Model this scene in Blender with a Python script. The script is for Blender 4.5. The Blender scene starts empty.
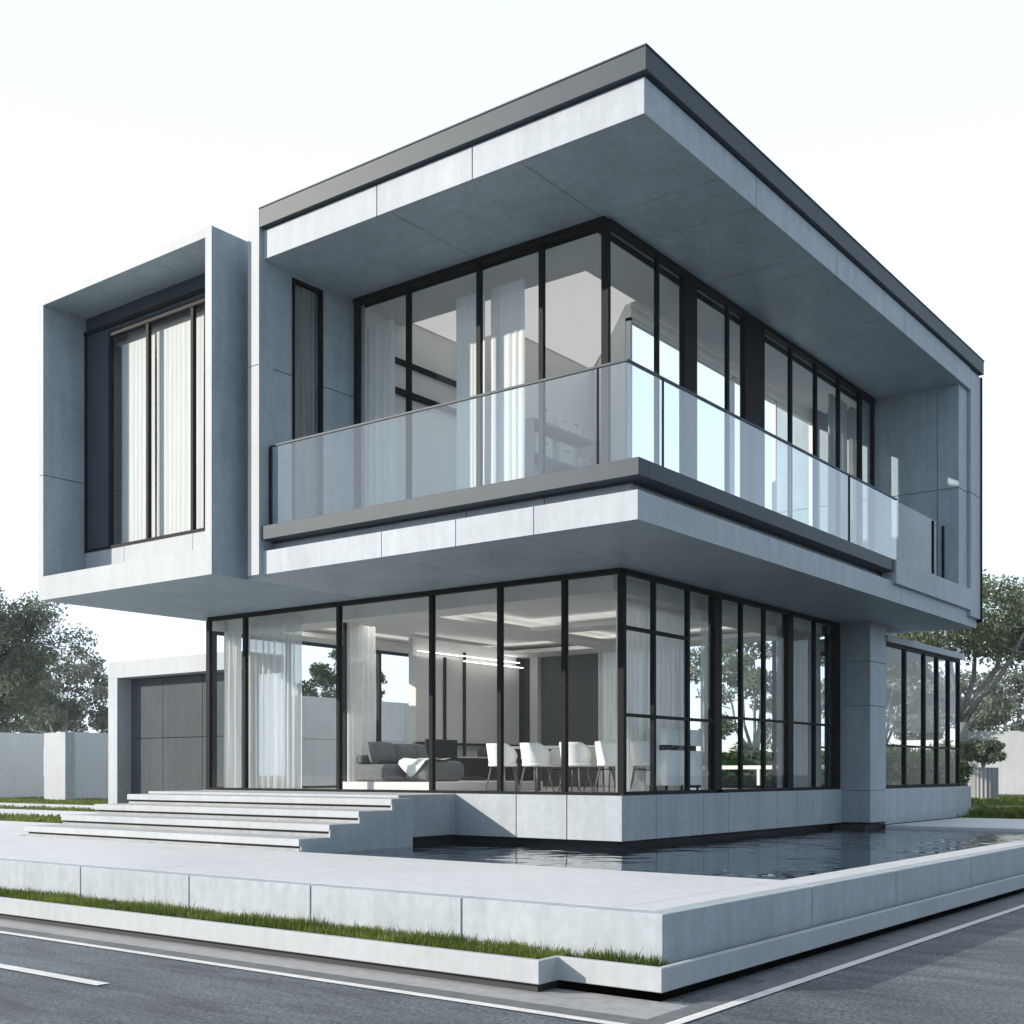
import bpy, bmesh, math, random
import numpy as np
from mathutils import Vector, Matrix, Quaternion

R = math.radians
scene = bpy.context.scene
COL = scene.collection
PI = math.pi

# ------------------------------------------------------------------ helpers
class MB:
    """collects shapes into one mesh"""
    def __init__(self):
        self.v = []; self.f = []; self.mi = []
    def add(self, vs, fs, mi=0):
        n = len(self.v)
        self.v += [tuple(p) for p in vs]
        for f in fs:
            self.f.append(tuple(i + n for i in f)); self.mi.append(mi)
        return self
    def box(self, x0, x1, y0, y1, z0, z1, mi=0):
        if x0 > x1: x0, x1 = x1, x0
        if y0 > y1: y0, y1 = y1, y0
        if z0 > z1: z0, z1 = z1, z0
        vs = [(x0,y0,z0),(x1,y0,z0),(x1,y1,z0),(x0,y1,z0),(x0,y0,z1),(x1,y0,z1),(x1,y1,z1),(x0,y1,z1)]
        fs = [(0,3,2,1),(4,5,6,7),(0,1,5,4),(1,2,6,5),(2,3,7,6),(3,0,4,7)]
        return self.add(vs, fs, mi)
    def panels(self, x0, x1, y0, y1, z0, z1, cx=(), cy=(), cz=(), gap=.014, mi=0):
        """a box sawn into panels with real open joints"""
        def spans(a, b, cuts):
            e = [a] + sorted(c for c in cuts if a + .05 < c < b - .05) + [b]
            return [(e[i] + (gap/2 if i else 0), e[i+1] - (gap/2 if i < len(e)-2 else 0)) for i in range(len(e)-1)]
        for a, b in spans(x0, x1, cx):
            for c, d in spans(y0, y1, cy):
                for e, f in spans(z0, z1, cz):
                    self.box(a, b, c, d, e, f, mi)
        return self
    def prism(self, pts, z0, z1, mi=0):
        n = len(pts)
        vs = [(x, y, z0) for x, y in pts] + [(x, y, z1) for x, y in pts]
        fs = [tuple(range(n-1, -1, -1)), tuple(range(n, 2*n))] + [(i, (i+1) % n, n+(i+1) % n, n+i) for i in range(n)]
        return self.add(vs, fs, mi)
    def tube(self, pts, rads, n=8, cap=True, mi=0):
        pts = [Vector(p) for p in pts]
        rings = []
        prev = None
        for i, p in enumerate(pts):
            t = (pts[min(i+1, len(pts)-1)] - pts[max(i-1, 0)]).normalized()
            if prev is None:
                a = t.orthogonal().normalized()
            else:
                a = (prev - t * prev.dot(t))
                a = a.normalized() if a.length > 1e-6 else t.orthogonal().normalized()
            prev = a
            b = t.cross(a)
            rings.append([p + (a*math.cos(2*PI*k/n) + b*math.sin(2*PI*k/n))*rads[i] for k in range(n)])
        vs = [q for r in rings for q in r]
        fs = []
        for i in range(len(pts)-1):
            for k in range(n):
                fs.append((i*n+k, i*n+(k+1) % n, (i+1)*n+(k+1) % n, (i+1)*n+k))
        if cap:
            fs.append(tuple(range(n-1, -1, -1)))
            fs.append(tuple((len(pts)-1)*n+k for k in range(n)))
        return self.add(vs, fs, mi)
    def build(self, name, mats, parent=None, bevel=0, smooth=False, seg=1):
        me = bpy.data.meshes.new(name)
        me.from_pydata(self.v, [], self.f)
        if not isinstance(mats, (list, tuple)): mats = [mats]
        for m in mats: me.materials.append(m)
        if len(mats) > 1:
            me.polygons.foreach_set('material_index', self.mi)
        if smooth:
            me.polygons.foreach_set('use_smooth', [True]*len(me.polygons))
        me.update()
        o = bpy.data.objects.new(name, me)
        COL.objects.link(o)
        if parent is not None:
            o.parent = parent
            o.matrix_parent_inverse = Matrix.Translation(-Vector(world_loc(parent)))
        if bevel:
            b = o.modifiers.new('bevel', 'BEVEL'); b.width = bevel; b.segments = seg; b.limit_method = 'ANGLE'
        return o

def world_loc(o):
    p = Vector(o.location)
    while o.parent is not None:
        o = o.parent
        p = p + Vector((0, 0, 0))
        break
    return p if o.type == 'EMPTY' else Vector((0, 0, 0))

def tag(o, label=None, cat=None, group=None, kind=None):
    if label: o['label'] = label
    if cat: o['category'] = cat
    if group: o['group'] = group
    if kind: o['kind'] = kind
    return o

def thing(name, label, cat, loc=(0,0,0), group=None):
    o = bpy.data.objects.new(name, None)
    COL.objects.link(o); o.location = loc
    o.empty_display_size = .2
    return tag(o, label, cat, group)

def structure(o): return tag(o, kind='structure')

# ------------------------------------------------------------------ materials
def mat(name):
    m = bpy.data.materials.new(name); m.use_nodes = True
    nt = m.node_tree
    b = nt.nodes['Principled BSDF']
    return m, nt, b

def noise(nt, scale, detail=4, rough=.55, vec=None):
    n = nt.nodes.new('ShaderNodeTexNoise'); n.inputs['Scale'].default_value = scale
    n.inputs['Detail'].default_value = detail; n.inputs['Roughness'].default_value = rough
    if vec is not None: nt.links.new(vec, n.inputs['Vector'])
    return n

def ramp(nt, fac, p0, c0, p1, c1):
    r = nt.nodes.new('ShaderNodeValToRGB')
    r.color_ramp.elements[0].position = p0; r.color_ramp.elements[0].color = (*c0, 1)
    r.color_ramp.elements[1].position = p1; r.color_ramp.elements[1].color = (*c1, 1)
    nt.links.new(fac, r.inputs['Fac'])
    return r

def mixc(nt, a, b, fac, mode='MIX'):
    m = nt.nodes.new('ShaderNodeMix'); m.data_type = 'RGBA'; m.blend_type = mode
    if isinstance(fac, float): m.inputs[0].default_value = fac
    else: nt.links.new(fac, m.inputs[0])
    nt.links.new(a, m.inputs[6]); nt.links.new(b, m.inputs[7])
    return m.outputs[2]

def objvec(nt, scale=(1,1,1)):
    tc = nt.nodes.new('ShaderNodeTexCoord')
    mp = nt.nodes.new('ShaderNodeMapping'); mp.inputs['Scale'].default_value = scale
    nt.links.new(tc.outputs['Object'], mp.inputs['Vector'])
    return mp.outputs['Vector']

def concrete(name, base, var=.12, rough=.6, stain=.5, bump=.12, spec=.35):
    m, nt, b = mat(name)
    v = objvec(nt)
    c0 = tuple(c*(1-var) for c in base); c1 = tuple(min(1, c*(1+var*.7)) for c in base)
    n1 = noise(nt, .9, 6, .6, v)
    r1 = ramp(nt, n1.outputs['Fac'], .3, c0, .7, c1)
    n2 = noise(nt, 9, 8, .65, v)
    r2 = ramp(nt, n2.outputs['Fac'], .32, (1-stain*.3,)*3, .66, (1,1,1))
    # faint vertical streaks from rain
    sv = objvec(nt, (5, 5, .35))
    n3 = noise(nt, 1.4, 5, .6, sv)
    r3 = ramp(nt, n3.outputs['Fac'], .34, (1-stain*.22,)*3, .6, (1,1,1))
    # pores
    n4 = noise(nt, 70, 3, .5, v)
    r4 = ramp(nt, n4.outputs['Fac'], .27, (.72,.72,.72), .38, (1,1,1))
    c = mixc(nt, r1.outputs['Color'], r2.outputs['Color'], 1.0, 'MULTIPLY')
    c = mixc(nt, c, r3.outputs['Color'], 1.0, 'MULTIPLY')
    c = mixc(nt, c, r4.outputs['Color'], .6, 'MULTIPLY')
    nt.links.new(c, b.inputs['Base Color'])
    rr = nt.nodes.new('ShaderNodeMapRange')
    rr.inputs['To Min'].default_value = rough-.1; rr.inputs['To Max'].default_value = rough+.12
    nt.links.new(n2.outputs['Fac'], rr.inputs['Value']); nt.links.new(rr.outputs['Result'], b.inputs['Roughness'])
    b.inputs['Specular IOR Level'].default_value = spec
    bp = nt.nodes.new('ShaderNodeBump'); bp.inputs['Strength'].default_value = bump; bp.inputs['Distance'].default_value = .01
    n5 = noise(nt, 45, 6, .7, v)
    nt.links.new(n5.outputs['Fac'], bp.inputs['Height']); nt.links.new(bp.outputs['Normal'], b.inputs['Normal'])
    return m

def plain(name, base, rough=.5, metal=0, var=.06, scale=3, spec=.5, bump=0):
    m, nt, b = mat(name)
    v = objvec(nt)
    n = noise(nt, scale, 5, .6, v)
    r = ramp(nt, n.outputs['Fac'], .3, tuple(c*(1-var) for c in base), .7, tuple(min(1, c*(1+var)) for c in base))
    nt.links.new(r.outputs['Color'], b.inputs['Base Color'])
    b.inputs['Roughness'].default_value = rough; b.inputs['Metallic'].default_value = metal
    b.inputs['Specular IOR Level'].default_value = spec
    if bump:
        bp = nt.nodes.new('ShaderNodeBump'); bp.inputs['Strength'].default_value = bump; bp.inputs['Distance'].default_value = .01
        n2 = noise(nt, 60, 4, .6, v)
        nt.links.new(n2.outputs['Fac'], bp.inputs['Height']); nt.links.new(bp.outputs['Normal'], b.inputs['Normal'])
    return m

def glass(name, tint=(.965,.98,.98), f0=.014, f1=.9, power=5.5, veil=0.0):
    m = bpy.data.materials.new(name); m.use_nodes = True
    nt = m.node_tree; nt.nodes.clear()
    out = nt.nodes.new('ShaderNodeOutputMaterial')
    tr = nt.nodes.new('ShaderNodeBsdfTransparent'); tr.inputs['Color'].default_value = (*tint, 1)
    gl = nt.nodes.new('ShaderNodeBsdfGlossy'); gl.inputs['Roughness'].default_value = 0.0
    gl.inputs['Color'].default_value = (.95,.98,1,1)
    lw = nt.nodes.new('ShaderNodeLayerWeight'); lw.inputs['Blend'].default_value = .5
    geo = nt.nodes.new('ShaderNodeNewGeometry'); pw = nt.nodes.new('ShaderNodeMath'); pw.operation = 'POWER'; pw.inputs[1].default_value = power
    nt.links.new(lw.outputs['Facing'], pw.inputs[0])
    mr = nt.nodes.new('ShaderNodeMapRange'); mr.inputs['To Min'].default_value = f0; mr.inputs['To Max'].default_value = f1
    nt.links.new(pw.outputs[0], mr.inputs['Value'])
    mx = nt.nodes.new('ShaderNodeMixShader')
    inv = nt.nodes.new('ShaderNodeMath'); inv.operation = 'SUBTRACT'; inv.inputs[0].default_value = 1.0; nt.links.new(geo.outputs['Backfacing'], inv.inputs[1])
    mul = nt.nodes.new('ShaderNodeMath'); mul.operation = 'MULTIPLY'; nt.links.new(mr.outputs['Result'], mul.inputs[0]); nt.links.new(inv.outputs[0], mul.inputs[1])
    nt.links.new(mul.outputs[0], mx.inputs['Fac']); nt.links.new(tr.outputs[0], mx.inputs[1]); nt.links.new(gl.outputs[0], mx.inputs[2])
    # a hand-made pane is never dead flat
    sh = mx.outputs[0]
    if veil:
        df = nt.nodes.new('ShaderNodeBsdfDiffuse'); df.inputs['Color'].default_value = (.86,.93,.96,1)
        tl = nt.nodes.new('ShaderNodeBsdfTranslucent'); tl.inputs['Color'].default_value = (.86,.93,.96,1)
        ad = nt.nodes.new('ShaderNodeMixShader'); ad.inputs['Fac'].default_value = .5
        nt.links.new(df.outputs[0], ad.inputs[1]); nt.links.new(tl.outputs[0], ad.inputs[2])
        m2 = nt.nodes.new('ShaderNodeMixShader'); m2.inputs['Fac'].default_value = veil
        nt.links.new(sh, m2.inputs[1]); nt.links.new(ad.outputs[0], m2.inputs[2]); sh = m2.outputs[0]
    v = objvec(nt)
    nn = noise(nt, .8, 2, .5, v)
    bp = nt.nodes.new('ShaderNodeBump'); bp.inputs['Strength'].default_value = .012; bp.inputs['Distance'].default_value = .1
    nt.links.new(nn.outputs['Fac'], bp.inputs['Height']); nt.links.new(bp.outputs['Normal'], gl.inputs['Normal'])
    nt.links.new(sh, out.inputs['Surface'])
    return m

def cloth(name, base, through=.35, clear=.12):
    m = bpy.data.materials.new(name); m.use_nodes = True
    nt = m.node_tree; nt.nodes.clear()
    out = nt.nodes.new('ShaderNodeOutputMaterial')
    v = objvec(nt, (1, 1, .02))
    n = noise(nt, 60, 3, .6, v)
    r = ramp(nt, n.outputs['Fac'], .3, tuple(c*.86 for c in base), .7, base)
    df = nt.nodes.new('ShaderNodeBsdfDiffuse'); tl = nt.nodes.new('ShaderNodeBsdfTranslucent'); tr = nt.nodes.new('ShaderNodeBsdfTransparent')
    nt.links.new(r.outputs['Color'], df.inputs['Color']); nt.links.new(r.outputs['Color'], tl.inputs['Color'])
    a = nt.nodes.new('ShaderNodeMixShader'); a.inputs['Fac'].default_value = through
    nt.links.new(df.outputs[0], a.inputs[1]); nt.links.new(tl.outputs[0], a.inputs[2])
    b = nt.nodes.new('ShaderNodeMixShader'); b.inputs['Fac'].default_value = clear
    nt.links.new(a.outputs[0], b.inputs[1]); nt.links.new(tr.outputs[0], b.inputs[2])
    nt.links.new(b.outputs[0], out.inputs['Surface'])
    return m

def leafmat(name, dark, light, trans=.35):
    m = bpy.data.materials.new(name); m.use_nodes = True
    nt = m.node_tree; nt.nodes.clear()
    out = nt.nodes.new('ShaderNodeOutputMaterial')
    v = objvec(nt)
    n = noise(nt, 1.1, 3, .6, v); n2 = noise(nt, 23, 2, .5, v)
    r = ramp(nt, n.outputs['Fac'], .36, dark, .66, light)
    r2 = ramp(nt, n2.outputs['Fac'], .3, (.6,.62,.55), .7, (1.0,1.0,1.0))
    c = mixc(nt, r.outputs['Color'], r2.outputs['Color'], 1.0, 'MULTIPLY')
    df = nt.nodes.new('ShaderNodeBsdfDiffuse'); tl = nt.nodes.new('ShaderNodeBsdfTranslucent')
    gl = nt.nodes.new('ShaderNodeBsdfGlossy'); gl.inputs['Roughness'].default_value = .45; gl.inputs['Color'].default_value = (.9,.95,1,1)
    nt.links.new(c, df.inputs['Color']); nt.links.new(c, tl.inputs['Color'])
    a = nt.nodes.new('ShaderNodeMixShader'); a.inputs['Fac'].default_value = trans
    nt.links.new(df.outputs[0], a.inputs[1]); nt.links.new(tl.outputs[0], a.inputs[2])
    b = nt.nodes.new('ShaderNodeMixShader'); b.inputs['Fac'].default_value = .018
    nt.links.new(a.outputs[0], b.inputs[1]); nt.links.new(gl.outputs[0], b.inputs[2])
    nt.links.new(b.outputs[0], out.inputs['Surface'])
    return m

def emitter(name, col, strength):
    m = bpy.data.materials.new(name); m.use_nodes = True
    nt = m.node_tree; nt.nodes.clear()
    out = nt.nodes.new('ShaderNodeOutputMaterial'); e = nt.nodes.new('ShaderNodeEmission')
    e.inputs['Color'].default_value = (*col, 1); e.inputs['Strength'].default_value = strength
    nt.links.new(e.outputs[0], out.inputs['Surface'])
    return m

M = {}
M['conc'] = concrete('fair_faced_concrete', (.41,.465,.505), .10, .6, .5)
M['soffit'] = concrete('soffit_concrete', (.40,.48,.53), .15, .42, .6, .06, .4)
M['wallc'] = concrete('panel_concrete', (.37,.445,.495), .12, .55, .55)
M['conc_white'] = concrete('white_concrete', (.42,.45,.475), .07, .6, .32, .08)
M['paving'] = concrete('smooth_paving', (.62,.65,.67), .05, .5, .3, .05)
M['render'] = concrete('white_render', (.70,.71,.72), .05, .8, .2, .05)
M['metal'] = plain('anodised_grey_metal', (.042,.062,.076), .5, .0, .05, 1.5, .2)
M['black'] = plain('black_window_metal', (.006,.007,.008), .6, 0, .2, 4, .12)
M['dark'] = plain('dark_recess', (.02,.022,.025), .7, 0, .1)
M['plaster'] = plain('white_plaster', (.78,.77,.75), .8, 0, .03, 2)
M['ceil'] = plain('ceiling_plaster', (.72,.71,.69), .8, 0, .03, 2)
M['floor'] = plain('pale_floor', (.50,.50,.49), .3, 0, .05, 1.2)
M['glass'] = glass('window_glass')
M['rail_glass'] = glass('balustrade_glass', (.94,.97,.98), .12, .95, 3.2, .025)
M['curtain'] = cloth('sheer_curtain', (.90,.90,.885), .25, .06)
M['sheer'] = cloth('thin_sheer_curtain', (.86,.88,.88), .45, .30)
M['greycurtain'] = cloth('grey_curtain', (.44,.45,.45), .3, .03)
M['white_paint'] = plain('white_lacquer', (.80,.80,.79), .35, 0, .02)
M['chair'] = plain('white_shell', (.80,.80,.79), .42, 0, .03, 5)
M['wood'] = plain('grey_wood_leg', (.11,.095,.08), .5, 0, .2, 9)
M['sofa'] = plain('dark_grey_fabric', (.15,.155,.16), .9, 0, .18, 14, .2, .4)
M['panel'] = plain('grey_wall_panel', (.60,.595,.58), .6, 0, .04, 2)
M['darkwall'] = plain('charcoal_wall', (.06,.062,.06), .6, 0, .1, 2)
M['door'] = concrete('dark_door_panel', (.085,.097,.106), .14, .7, .5, .12, .08)
M['shelf'] = plain('pale_shelf', (.36,.40,.43), .5, 0, .03)
M['paper'] = plain('white_card', (.80,.79,.76), .6, 0, .04, 8)
M['glow'] = emitter('warm_cove_light', (1.0, .97, .93), 1.6)
M['lamp_up'] = emitter('luminous_ceiling', (1.0, .985, .96), .46)  # made-up glow for the upper tray, added to brighten the room
M['lamp'] = emitter('recessed_light_panel', (1.0, .965, .91), 3.2)  # made-up light panels, added to brighten the ground-floor rooms
M['glow_up'] = emitter('upper_cove_light', (1.0, .98, .95), 2.2)
M['strip'] = emitter('led_strip', (1.0, .97, .93), 4.0)
M['trunk'] = plain('grey_bark', (.27,.265,.255), .85, 0, .35, 5, .2, .8)

def asphalt():
    m, nt, b = mat('asphalt')
    v = objvec(nt)
    n1 = noise(nt, .55, 6, .62, v); r1 = ramp(nt, n1.outputs['Fac'], .32, (.062,.076,.088), .7, (.122,.145,.162))
    n2 = noise(nt, 30, 6, .8, v); r2 = ramp(nt, n2.outputs['Fac'], .38, (.25,.25,.25), .64, (2.0,2.0,2.0))
    sv = objvec(nt, (2.2, .4, 1)); n3 = noise(nt, 1.6, 6, .7, sv); r3 = ramp(nt, n3.outputs['Fac'], .34, (.5,.5,.5), .56, (1.1,1.1,1.1))
    c = mixc(nt, r1.outputs['Color'], r2.outputs['Color'], 1.0, 'MULTIPLY')
    c = mixc(nt, c, r3.outputs['Color'], 1.0, 'MULTIPLY')
    nt.links.new(c, b.inputs['Base Color'])
    b.inputs['Roughness'].default_value = .62; b.inputs['Specular IOR Level'].default_value = .5
    bp = nt.nodes.new('ShaderNodeBump'); bp.inputs['Strength'].default_value = .7; bp.inputs['Distance'].default_value = .012
    nt.links.new(n2.outputs['Fac'], bp.inputs['Height']); nt.links.new(bp.outputs['Normal'], b.inputs['Normal'])
    return m
M['asphalt'] = asphalt()
M['gutter'] = concrete('gutter_concrete', (.36,.37,.38), .12, .7, .6)
M['apron'] = concrete('worn_asphalt_edge', (.17,.18,.19), .2, .75, .8, .4)
M['line'] = concrete('road_paint', (.74,.74,.73), .08, .6, .5, .2)

def water():
    m, nt, b = mat('pool_water')
    b.inputs['Base Color'].default_value = (.016,.030,.042,1)
    b.inputs['Roughness'].default_value = .012; b.inputs['IOR'].default_value = 1.5
    b.inputs['Specular IOR Level'].default_value = 1.0
    # ripples run across the line of sight
    tc = nt.nodes.new('ShaderNodeTexCoord')
    mp = nt.nodes.new('ShaderNodeMapping'); mp.inputs['Rotation'].default_value = (0, 0, R(-37)); 
    mp2 = nt.nodes.new('ShaderNodeMapping'); mp2.inputs['Scale'].default_value = (1.5, 1.0, 1)
    nt.links.new(tc.outputs['Object'], mp.inputs['Vector']); nt.links.new(mp.outputs['Vector'], mp2.inputs['Vector'])
    n1 = noise(nt, 1.9, 2, .5, mp2.outputs['Vector'])
    n0 = noise(nt, .5, 2, .5, mp.outputs['Vector'])
    mu = nt.nodes.new('ShaderNodeMath'); mu.operation = 'MULTIPLY'
    r0 = ramp(nt, n0.outputs['Fac'], .35, (.25,.25,.25), .65, (1,1,1))
    nt.links.new(n1.outputs['Fac'], mu.inputs[0]); nt.links.new(r0.outputs['Color'], mu.inputs[1])
    bp = nt.nodes.new('ShaderNodeBump'); bp.inputs['Strength'].default_value = 1.0; bp.inputs['Distance'].default_value = .021
    nt.links.new(mu.outputs[0], bp.inputs['Height']); nt.links.new(bp.outputs['Normal'], b.inputs['Normal'])
    return m
M['water'] = water()

def lawnmat():
    m, nt, b = mat('lawn')
    v = objvec(nt)
    n = noise(nt, .7, 6, .6, v); r = ramp(nt, n.outputs['Fac'], .3, (.045,.075,.02), .7, (.10,.14,.045))
    n2 = noise(nt, 40, 3, .6, v); r2 = ramp(nt, n2.outputs['Fac'], .3, (.55,.55,.5), .7, (1.2,1.2,1.1))
    c = mixc(nt, r.outputs['Color'], r2.outputs['Color'], 1.0, 'MULTIPLY')
    nt.links.new(c, b.inputs['Base Color']); b.inputs['Roughness'].default_value = .9
    bp = nt.nodes.new('ShaderNodeBump'); bp.inputs['Strength'].default_value = 1; bp.inputs['Distance'].default_value = .05
    nt.links.new(n2.outputs['Fac'], bp.inputs['Height']); nt.links.new(bp.outputs['Normal'], b.inputs['Normal'])
    return m
M['lawn'] = lawnmat()
M['blade'] = leafmat('grass_blades', (.085,.14,.018), (.22,.28,.055), .5)
M['leafdark'] = leafmat('dark_olive_leaves', (.12,.16,.11), (.30,.35,.25), .45)
M['leafmid'] = leafmat('olive_leaves', (.10,.15,.075), (.26,.32,.19), .45)
M['leafgreen'] = leafmat('green_leaves', (.035,.075,.02), (.10,.15,.05), .35)
M['silver'] = leafmat('silver_green_leaves', (.15,.185,.15), (.29,.33,.28), .4)  # leaf colour lightened to stand in for distance haze on the far trees
M['hedge'] = leafmat('hedge_leaves', (.020,.055,.010), (.055,.13,.022), .3)

# ------------------------------------------------------------------ ground, road, pool
def sheet(name, m, x0, x1, y0, y1, z, **k):
    b = MB(); b.add([(x0,y0,z),(x1,y0,z),(x1,y1,z),(x0,y1,z)], [(0,1,2,3)])
    return structure(b.build(name, m))

sheet('road', M['asphalt'], -300, 500, -400, 400, 0.0)
g = MB(); g.box(-7.55, -6.98, -4.90, 60, 0.004, 0.008); structure(g.build('gutter', M['gutter']))
g = MB(); g.box(-7.74, -7.55, -5.05, 60, 0.004, 0.007); g.box(-7.55, 60, -5.05, -4.90, .004, .0075); structure(g.build('road_edge', M['apron']))
g = MB()
g.add([(-7.84,-5.15,.008),(-7.75,-5.06,.008),(-7.75,60,.008),(-7.84,60,.008)], [(0,1,2,3)])
g.add([(-7.84,-5.15,.008),(60,-5.15,.008),(60,-5.06,.008),(-7.75,-5.06,.008)], [(0,1,2,3)])
for k in range(7):
    y = -.92 + k*5.0
    g.add([(-9.0,y,.008),(-8.88,y,.008),(-8.88,y+2.6,.008),(-9.0,y+2.6,.008)], [(0,1,2,3)])
structure(g.build('road_markings', M['line']))

# kerb: pale upstand over a dark recessed foot
k = MB()
ZC0, ZC1 = .075, .25
k.prism([(-7.26,-3.815),(-7.01,-3.815),(-7.01,-4.70),(45,-4.70),(45,-4.64),(-6.95,-4.64),(-6.95,-3.755),(-7.19,-3.755),(-7.19,45),(-7.26,45)], ZC0, ZC1)
structure(k.build('kerb', M['conc_white'], bevel=.006))
k = MB(); k.box(-7.20, -6.9, -3.76, 45, 0.0, ZC0); k.box(-6.95, -6.9, -4.64, -3.76, 0, ZC0); k.box(-6.9, 45, -4.64, -4.58, 0, ZC0)
structure(k.build('kerb_foot', M['dark']))
k = MB(); k.box(-7.19, -6.95, -3.755, 45, .0, .215); k.box(-6.95, -6.68, -4.64, 45, .0, .215); k.box(-6.68, 45, -4.64, -4.51, 0, .215)
structure(k.build('planting_strip', plain('damp_soil', (.035,.030,.022), .95, 0, .3, 20)))

# low retaining wall in front of patio and pool
ZP = .585
rw = thing('retaining_wall', 'low pale concrete panel wall edging the raised patio above the kerb', 'wall', (-6.6, -4.4, 0))
b = MB(); b.prism([(-6.69,-4.52),(-3.988,-4.52),(-3.988,-4.35),(-6.50,-4.35),(-6.50,-2.618),(-6.69,-2.618)], .2, ZP)
b.panels(-6.69, -6.50, -2.602, 45, .2, ZP, cy=(-.81, .95, 2.84, 4.8, 6.8, 8.8, 11, 13, 15, 17), gap=.016)
b.box(-6.66, -6.47, -4.45, 45, .2, ZP-.015)
b.build('front_panel', M['conc'], rw, bevel=.004)
b = MB(); b.panels(-3.972, 45, -4.52, -4.35, .2, ZP, cx=(-1.79, .86, 3.5, 6.1, 8.7, 11.3, 14), gap=.016)
b.box(-6.49, 45, -4.49, -4.33, .2, ZP-.015)
b.build('side_panel', M['conc'], rw, bevel=.004)
b = MB(); b.box(-6.494, 9, -4.346, -4.024, .2, ZP)
b.build('coping', M['paving'], rw, bevel=.004)

p = MB()
p.panels(-6.495, -3.52, -4.02, 40, .2, ZP, cy=(2.0, 7.9, 13.8), gap=.008)
p.box(-6.46, -3.56, -4.0, 40, .2, ZP-.008)
structure(p.build('patio', M['paving'], bevel=.004))
p = MB(); p.panels(8.45, 13.2, -4.02, -.7, .2, ZP+.02, cx=(10.8,), gap=.008); p.box(8.6, 13.1, -4.0, -.7, .2, ZP)
structure(p.build('terrace', M['paving'], bevel=.004))
p = MB(); p.box(-3.55, 8.5, -4.36, 3.1, .0, .12); structure(p.build('pool_floor', M['dark']))
p = MB(); n = 2
p.add([(-3.54,-4.04,.545),(8.47,-4.04,.545),(8.47,.3,.545),(.3,.3,.545),(.3,3.0,.545),(-3.54,3.0,.545)], [(0,1,2,3,4,5)])
structure(p.build('water', M['water']))

# lawns with pale paths between, left of the steps; ground behind
ZL = .56
b = MB(); b.box(-.4, 1.9, 9.6, 120, .1, ZL+.01); b.box(4.0, 5.6, 14.2, 120, .1, ZL+.01); b.box(7.6, 200, 14.0, 200, .1, ZL)
b.box(13.2, 200, -4.5, 14.0, .1, ZL); b.box(8.05, 13.2, 1.6, 14.0, .1, ZL)
structure(b.build('lawn', M['lawn']))
b = MB(); b.box(-3.54, -.4, 9.6, 120, .1, ZL+.02); b.box(1.9, 4.0, 14.2, 120, .1, ZL+.03); b.box(5.6, 7.6, 14.2, 120, .1, ZL+.03)
b.box(1.9, 7.6, 9.6, 14.2, .1, ZL+.02)
b.box(19, 21, -40, -.5, .2, ZL+.03)
structure(b.build('garden_path', M['paving']))

rng = np.random.default_rng(7)
def blades(name, boxes, dens, h, w, m, seed=3):
    """grass: three-point blades; boxes = (x0,x1,y0,y1,z)"""
    r = np.random.default_rng(seed)
    V = []; Fc = []
    nv = 0
    for (x0,x1,y0,y1,z) in boxes:
        n = int((x1-x0)*(y1-y0)*dens)
        x = r.uniform(x0, x1, n); y = r.uniform(y0, y1, n); a = r.uniform(0, 2*PI, n)
        hh = h*r.uniform(.3, 1.15, n)*(0.85+.2*np.sin(x*3.1+y*2.3)*np.sin(y*5.7))*np.where(r.random(n) < .06, 1.5, 1); ww = w*r.uniform(.6, 1.3, n)
        la = r.uniform(0, 2*PI, n); ll = hh*r.uniform(.05, .5, n)
        dx = np.cos(a)*ww/2; dy = np.sin(a)*ww/2
        zz = np.full(n, z)
        mx = x+np.cos(la)*ll*.35; my = y+np.sin(la)*ll*.35
        P = np.stack([np.stack([x-dx,y-dy,zz],1), np.stack([x+dx,y+dy,zz],1), np.stack([mx+dx*.7,my+dy*.7,zz+hh*.6],1), np.stack([mx-dx*.7,my-dy*.7,zz+hh*.6],1),
                      np.stack([x+np.cos(la)*ll,y+np.sin(la)*ll,zz+hh],1)], 1).reshape(-1,3)
        V.append(P)
        for i in range(n):
            o = nv+i*5
            Fc.append((o,o+1,o+2,o+3)); Fc.append((o+3,o+2,o+4))
        nv += n*5
    V = np.concatenate(V)
    me = bpy.data.meshes.new(name); me.from_pydata(V.tolist(), [], Fc); me.materials.append(m); me.update()
    o = bpy.data.objects.new(name, me); COL.objects.link(o)
    o['kind'] = 'stuff'
    return o
blades('grass', [(-6.93,-6.70,-4.60,-3.9,.21),(-7.17,-6.70,-3.74,4.5,.21),(-7.17,-6.70,4.5,9,.21)], 5200, .10, .008, M['blade'], 3)
blades('lawn_grass', [(-.35,1.85,9.7,20,ZL),(4.05,5.55,14.3,26,ZL),(7.7,13,16,36,ZL)], 170, .10, .03, M['blade'], 4)
blades('lawn_grass', [(13.3,15.2,-4.4,3,ZL),(16,18.8,-6,0,ZL)], 260, .14, .03, M['blade'], 5)
blades('lawn_grass', [(26,36,-1,9,ZL)], 60, .16, .05, M['blade'], 6)

# ------------------------------------------------------------------ the house
H = thing('modern_house', 'two storey concrete and glass house with cantilevered roof, balcony and framed boxes', 'house', (4, 3, 0))
def part(mb, name, m, parent=H, bevel=0, **k): return mb.build(name, m, parent, bevel=bevel, **k)

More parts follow.
